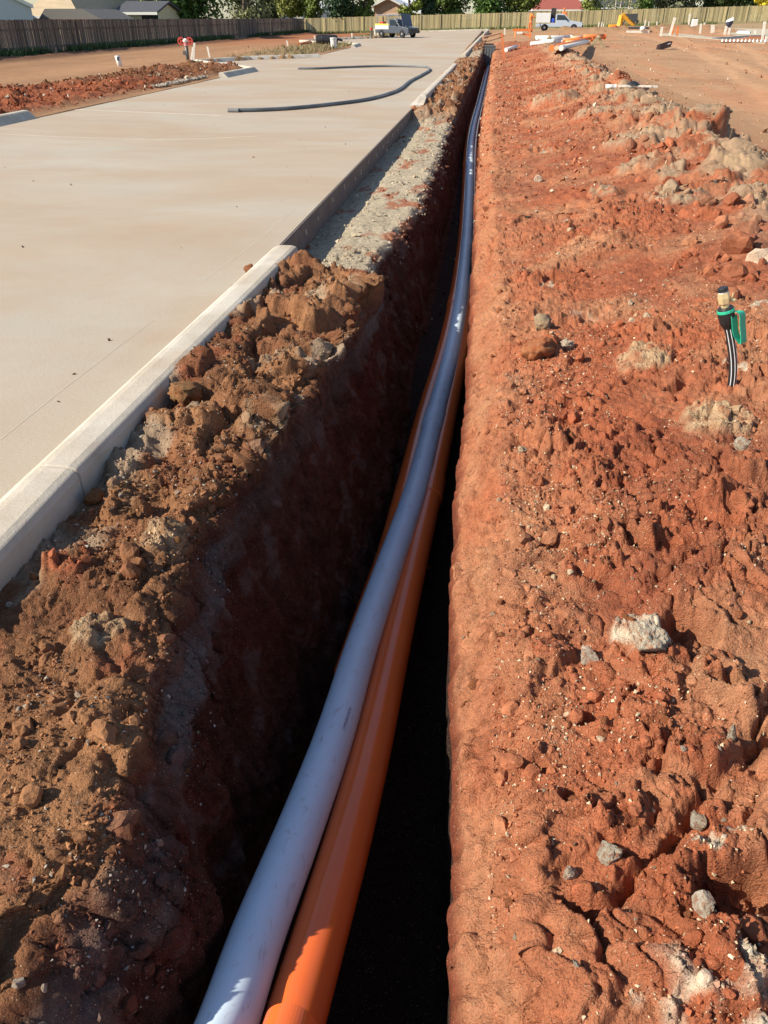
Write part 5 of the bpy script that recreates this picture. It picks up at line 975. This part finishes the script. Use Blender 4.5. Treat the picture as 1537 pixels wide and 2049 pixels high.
def ute(loc, rz, label, body, tray_m, canopy, hood_up=False, stripe=None, rack=False, name='utility_truck'):
    t = thing(name, loc, label, 'truck', None, rz); W2 = .88
    low = [(-2.5, .42), (2.45, .42), (2.55, .62), (2.5, .86), (1.25, 1.02), (.05, 1.02), (-.35, 1.02), (-.4, .72), (-2.5, .72)]
    MB().prism(low, 'y', -W2, W2).build('body', body, t, bevel=.04)
    cabp = [(-.42, 1.0), (1.18, 1.02), (.55, 1.58), (.30, 1.66), (-.30, 1.66), (-.42, 1.55)]
    MB().prism(cabp, 'y', -W2 + .07, W2 - .07).build('cab', body, t, bevel=.04)
    for s_ in (-1, 1):
        MB().prism([(-.30, 1.08), (.98, 1.08), (.50, 1.52), (-.28, 1.56)], 'y', s_ * (W2 - .075), s_ * (W2 - .055)).build('side_window', m_win, t)
        MB().box((2.5, s_ * .62, .74), (.10, .34, .16)).build('headlight', m_glass, t)
        MB().box((.78, s_ * (W2 + .06), 1.12), (.10, .16, .14)).build('mirror', m_blk, t)
        wheel(t, 1.62, s_ * (W2 - .06)); wheel(t, -1.55, s_ * (W2 - .06))
    MB().add([(1.17, -.70, 1.06), (1.17, .70, 1.06), (.58, .66, 1.56), (.58, -.66, 1.56)], [(0, 1, 2, 3)]).build('windscreen', m_win, t).location = (.025, 0, .02)
    MB().box((2.56, 0, .52), (.12, 1.7, .2)).build('bumper', m_blk, t); MB().box((2.56, 0, .74), (.06, .8, .2)).build('grille', m_blk, t)
    if canopy:
        MB().box((-1.75, 0, 1.27), (1.55, 1.76, .92)).build('canopy', tray_m, t, bevel=.03); MB().box((-.72, 0, .78), (.5, 1.76, .06)).build('locker_floor', tray_m, t)
        MB().box((-.72, .2, 1.27), (.50, 1.2, .92)).build('locker', m_dkop, t); MB().box((-.70, -.80, 1.95), (.52, .06, .5), rx=.5).build('lifted_door', m_dgrey, t); MB().lathe([(.18, 0), (.2, .3), (.12, .42), (.05, .44)], (-.70, -.62, .82), 12).build('blue_container', mat('blue_plastic', (.04, .10, .55), rough=.4), t)
    else:
        MB().box((-1.5, 0, .80), (2.1, 1.8, .08)).build('tray_floor', tray_m, t)
        for s_ in (-1, 1): MB().box((-1.5, s_ * .88, 1.02), (2.1, .05, .36)).build('tray_side', tray_m, t)
        MB().box((-2.54, 0, 1.02), (.05, 1.8, .36)).build('tailgate', tray_m, t)
        for s_ in (-1, 1): MB().box((-1.5, s_ * .91, 1.15), (2.1, .012, .14)).build('yellow_stripe', stripe, t)
    if rack:
        q = MB()
        for x in (-2.3, -.5, .8):
            for s_ in (-1, 1): q.bar((x, s_ * .8, .95), (x, s_ * .8, 1.95), .06)
            q.bar((x, -.8, 1.95), (x, .8, 1.95), .06)
        for s_ in (-1, 1): q.bar((-2.4, s_ * .8, 1.98), (1.0, s_ * .8, 1.98), .06)
        q.build('ladder_rack', m_rim, t); MB().box((-1.9, -.3, 1.15), (.5, .5, .5)).build('tool_box', m_redp, t); MB().lathe([(.2, 0), (.22, .4), (.1, .45)], (-2.2, .4, .85), 10).build('bucket', m_wpvc, t)
    if hood_up: MB().box((1.42, 0, 1.55), (.07, 1.5, 1.15), ry=-.35).build('raised_bonnet', body, t, bevel=.03)
    return t
yu = 90.0; xu = Xp(1116, 56, yu); ute((xu + .1, yu, float(zg(xu, yu)) + .02), R(-4), 'silver ute with white canopy and open locker behind the soil mound', m_silver, m_whitep, True).scale = (.88, .88, .88)
g_ = G(792, 76); ute((g_.x, g_.y + 1.0, g_.z), R(-38), 'dark grey work truck with raised bonnet and white tray beyond the parking bays', m_dgrey, m_whitep, False, True, mat('yellow_stripe', (.75, .62, .08), rough=.5), True).scale = (.80, .80, .86)
# digger arm
m_yel = mat('digger_yellow', (.72, .36, .03), rough=.45, var=.12, scale=2); g_ = G(1244, 63); Yd = g_.y + 1; K = lambda px, py: atY(px, py, Yd) - Vector((g_.x, Yd, g_.z))
t = thing('digger', (g_.x, Yd, g_.z), 'yellow digger arm with dark bucket raised against the fence', 'digger')
MB().tube([K(1236, 60), K(1241, 46), K(1244, 30)], [.28, .26, .22], 4).build('boom', m_yel, t); MB().tube([K(1244, 30), K(1256, 38), K(1270, 50)], [.24, .24, .16], 4).build('stick', m_yel, t)
MB().bar(K(1240, 56), K(1252, 40), .12).build('ram', m_gal, t); bc = K(1263, 37)
q = MB(); P_ = [K(1250, 28), K(1275, 27), K(1274, 40), K(1268, 46), K(1260, 38)]; q.add([p + Vector((0, -.6, 0)) for p in P_] + [p + Vector((0, .6, 0)) for p in P_], [(4, 3, 2, 1, 0), (5, 6, 7, 8, 9)] + [(i, (i + 1) % 5, 5 + (i + 1) % 5, 5 + i) for i in range(5)]); q.build('bucket', mat('bucket_steel', (.05, .055, .06), rough=.5, var=.2), t)
for k in range(4): MB().bar(K(1274, 40) + Vector((.1, -.5 + k * .33, 0)), K(1274, 47) + Vector((.05, -.5 + k * .33, 0)), .08).build('tooth', m_gal, t)
MB().box((-.2, .8, .3), (1.6, 1.0, .5)).build('base_frame', m_yel, t)
# ================================================================== PEOPLE (two workers far off)
def person(loc, rz, label, armpose, hat):
    m = bpy.data.materials.get('workwear')
    if not m:
        m = bpy.data.materials.new('workwear'); m.use_nodes = True; N = m.node_tree.nodes; L = m.node_tree.links; tc = N.new('ShaderNodeTexCoord'); sp_ = N.new('ShaderNodeSeparateXYZ'); rp = N.new('ShaderNodeValToRGB'); dv = N.new('ShaderNodeMath'); dv.operation = 'DIVIDE'; dv.inputs[1].default_value = 1.8
        L.new(tc.outputs['Object'], sp_.inputs[0]); L.new(sp_.outputs[2], dv.inputs[0]); L.new(dv.outputs[0], rp.inputs[0]); rp.color_ramp.interpolation = 'CONSTANT'
        e_ = rp.color_ramp.elements; e_[0].position = 0; e_[0].color = (.03, .02, .015, 1); e_[1].position = .07; e_[1].color = (.62, .17, .05, 1)
        for ps, c in ((.46, (.60, .55, .45, 1)), (.48, (.70, .19, .05, 1)), (.845, (.42, .22, .14, 1))): q_ = e_.new(ps); q_.color = c
        L.new(rp.outputs[0], N['Principled BSDF'].inputs['Base Color']); N['Principled BSDF'].inputs['Roughness'].default_value = .9
    J = {'pel': (0, 0, .95, .15), 'wst': (0, 0, 1.12, .14), 'chs': (0, .02, 1.35, .17), 'nek': (0, .03, 1.50, .06), 'hd0': (0, .04, 1.60, .09), 'hd1': (0, .04, 1.70, .085)}
    for s_, n_ in ((-1, 'l'), (1, 'r')):
        J['hip' + n_] = (s_ * .10, 0, .90, .10); J['kne' + n_] = (s_ * .13, .04 * s_, .50, .075); J['ank' + n_] = (s_ * .14, .05 * s_ - .03, .09, .05); J['toe' + n_] = (s_ * .16, .05 * s_ + .15, .04, .045)
        a = armpose[0 if s_ < 0 else 1]; J['sho' + n_] = (s_ * .19, .02, 1.42, .075); J['elb' + n_] = (s_ * .27 + a[0][0] * s_, a[0][1], 1.42 + a[0][2], .05); J['hnd' + n_] = (s_ * .27 + a[1][0] * s_, a[1][1], 1.42 + a[1][2], .042)
    names = list(J); ix = {k: i for i, k in enumerate(names)}
    E_ = [('pel', 'wst'), ('wst', 'chs'), ('chs', 'nek'), ('nek', 'hd0'), ('hd0', 'hd1')] + [(a + n_, b + n_) for n_ in 'lr' for a, b in (('hip', 'kne'), ('kne', 'ank'), ('ank', 'toe'), ('sho', 'elb'), ('elb', 'hnd'))] + [('pel', 'hip' + n_) for n_ in 'lr'] + [('chs', 'sho' + n_) for n_ in 'lr']
    me = bpy.data.meshes.new('body'); me.from_pydata([J[k][:3] for k in names], [(ix[a], ix[b]) for a, b in E_], []); me.materials.append(m)
    t = thing('person', loc, label, 'person', None, rz); o = bpy.data.objects.new('body', me); COL.objects.link(o); o.parent = t
    o.modifiers.new('skin', 'SKIN'); me.skin_vertices[0].data[0].use_root = True
    for i, k in enumerate(names): me.skin_vertices[0].data[i].radius = (J[k][3], J[k][3])
    sd = o.modifiers.new('sub', 'SUBSURF'); sd.levels = 2; sd.render_levels = 2
    MB().lathe([(.17, 0), (.115, .02), (.11, .08), (.07, .13), (.0, .145)], (0, .04, 1.70), 12).build('hat', hat, t); return t
rest = (((.02, .02, -.28), (.02, .16, -.48)), ((.02, .02, -.28), (.02, .12, -.5))); reach = (((.05, .12, -.2), (.06, .36, -.1)), ((.03, .1, -.24), (.04, .34, -.22)))
yp = 88.5; xp = Xp(1061, 55, yp); person((xp, yp, float(zg(xp, yp)) + .05), R(-60), 'person in orange work clothes standing at the back of the silver ute', reach, m_wpvc)
yp = 94.5; xp = Xp(1128, 40, yp); person((xp, yp, float(zg(xp, yp)) + .12), R(170), 'person in an orange top behind the bonnet of the silver ute', rest, m_orangel)
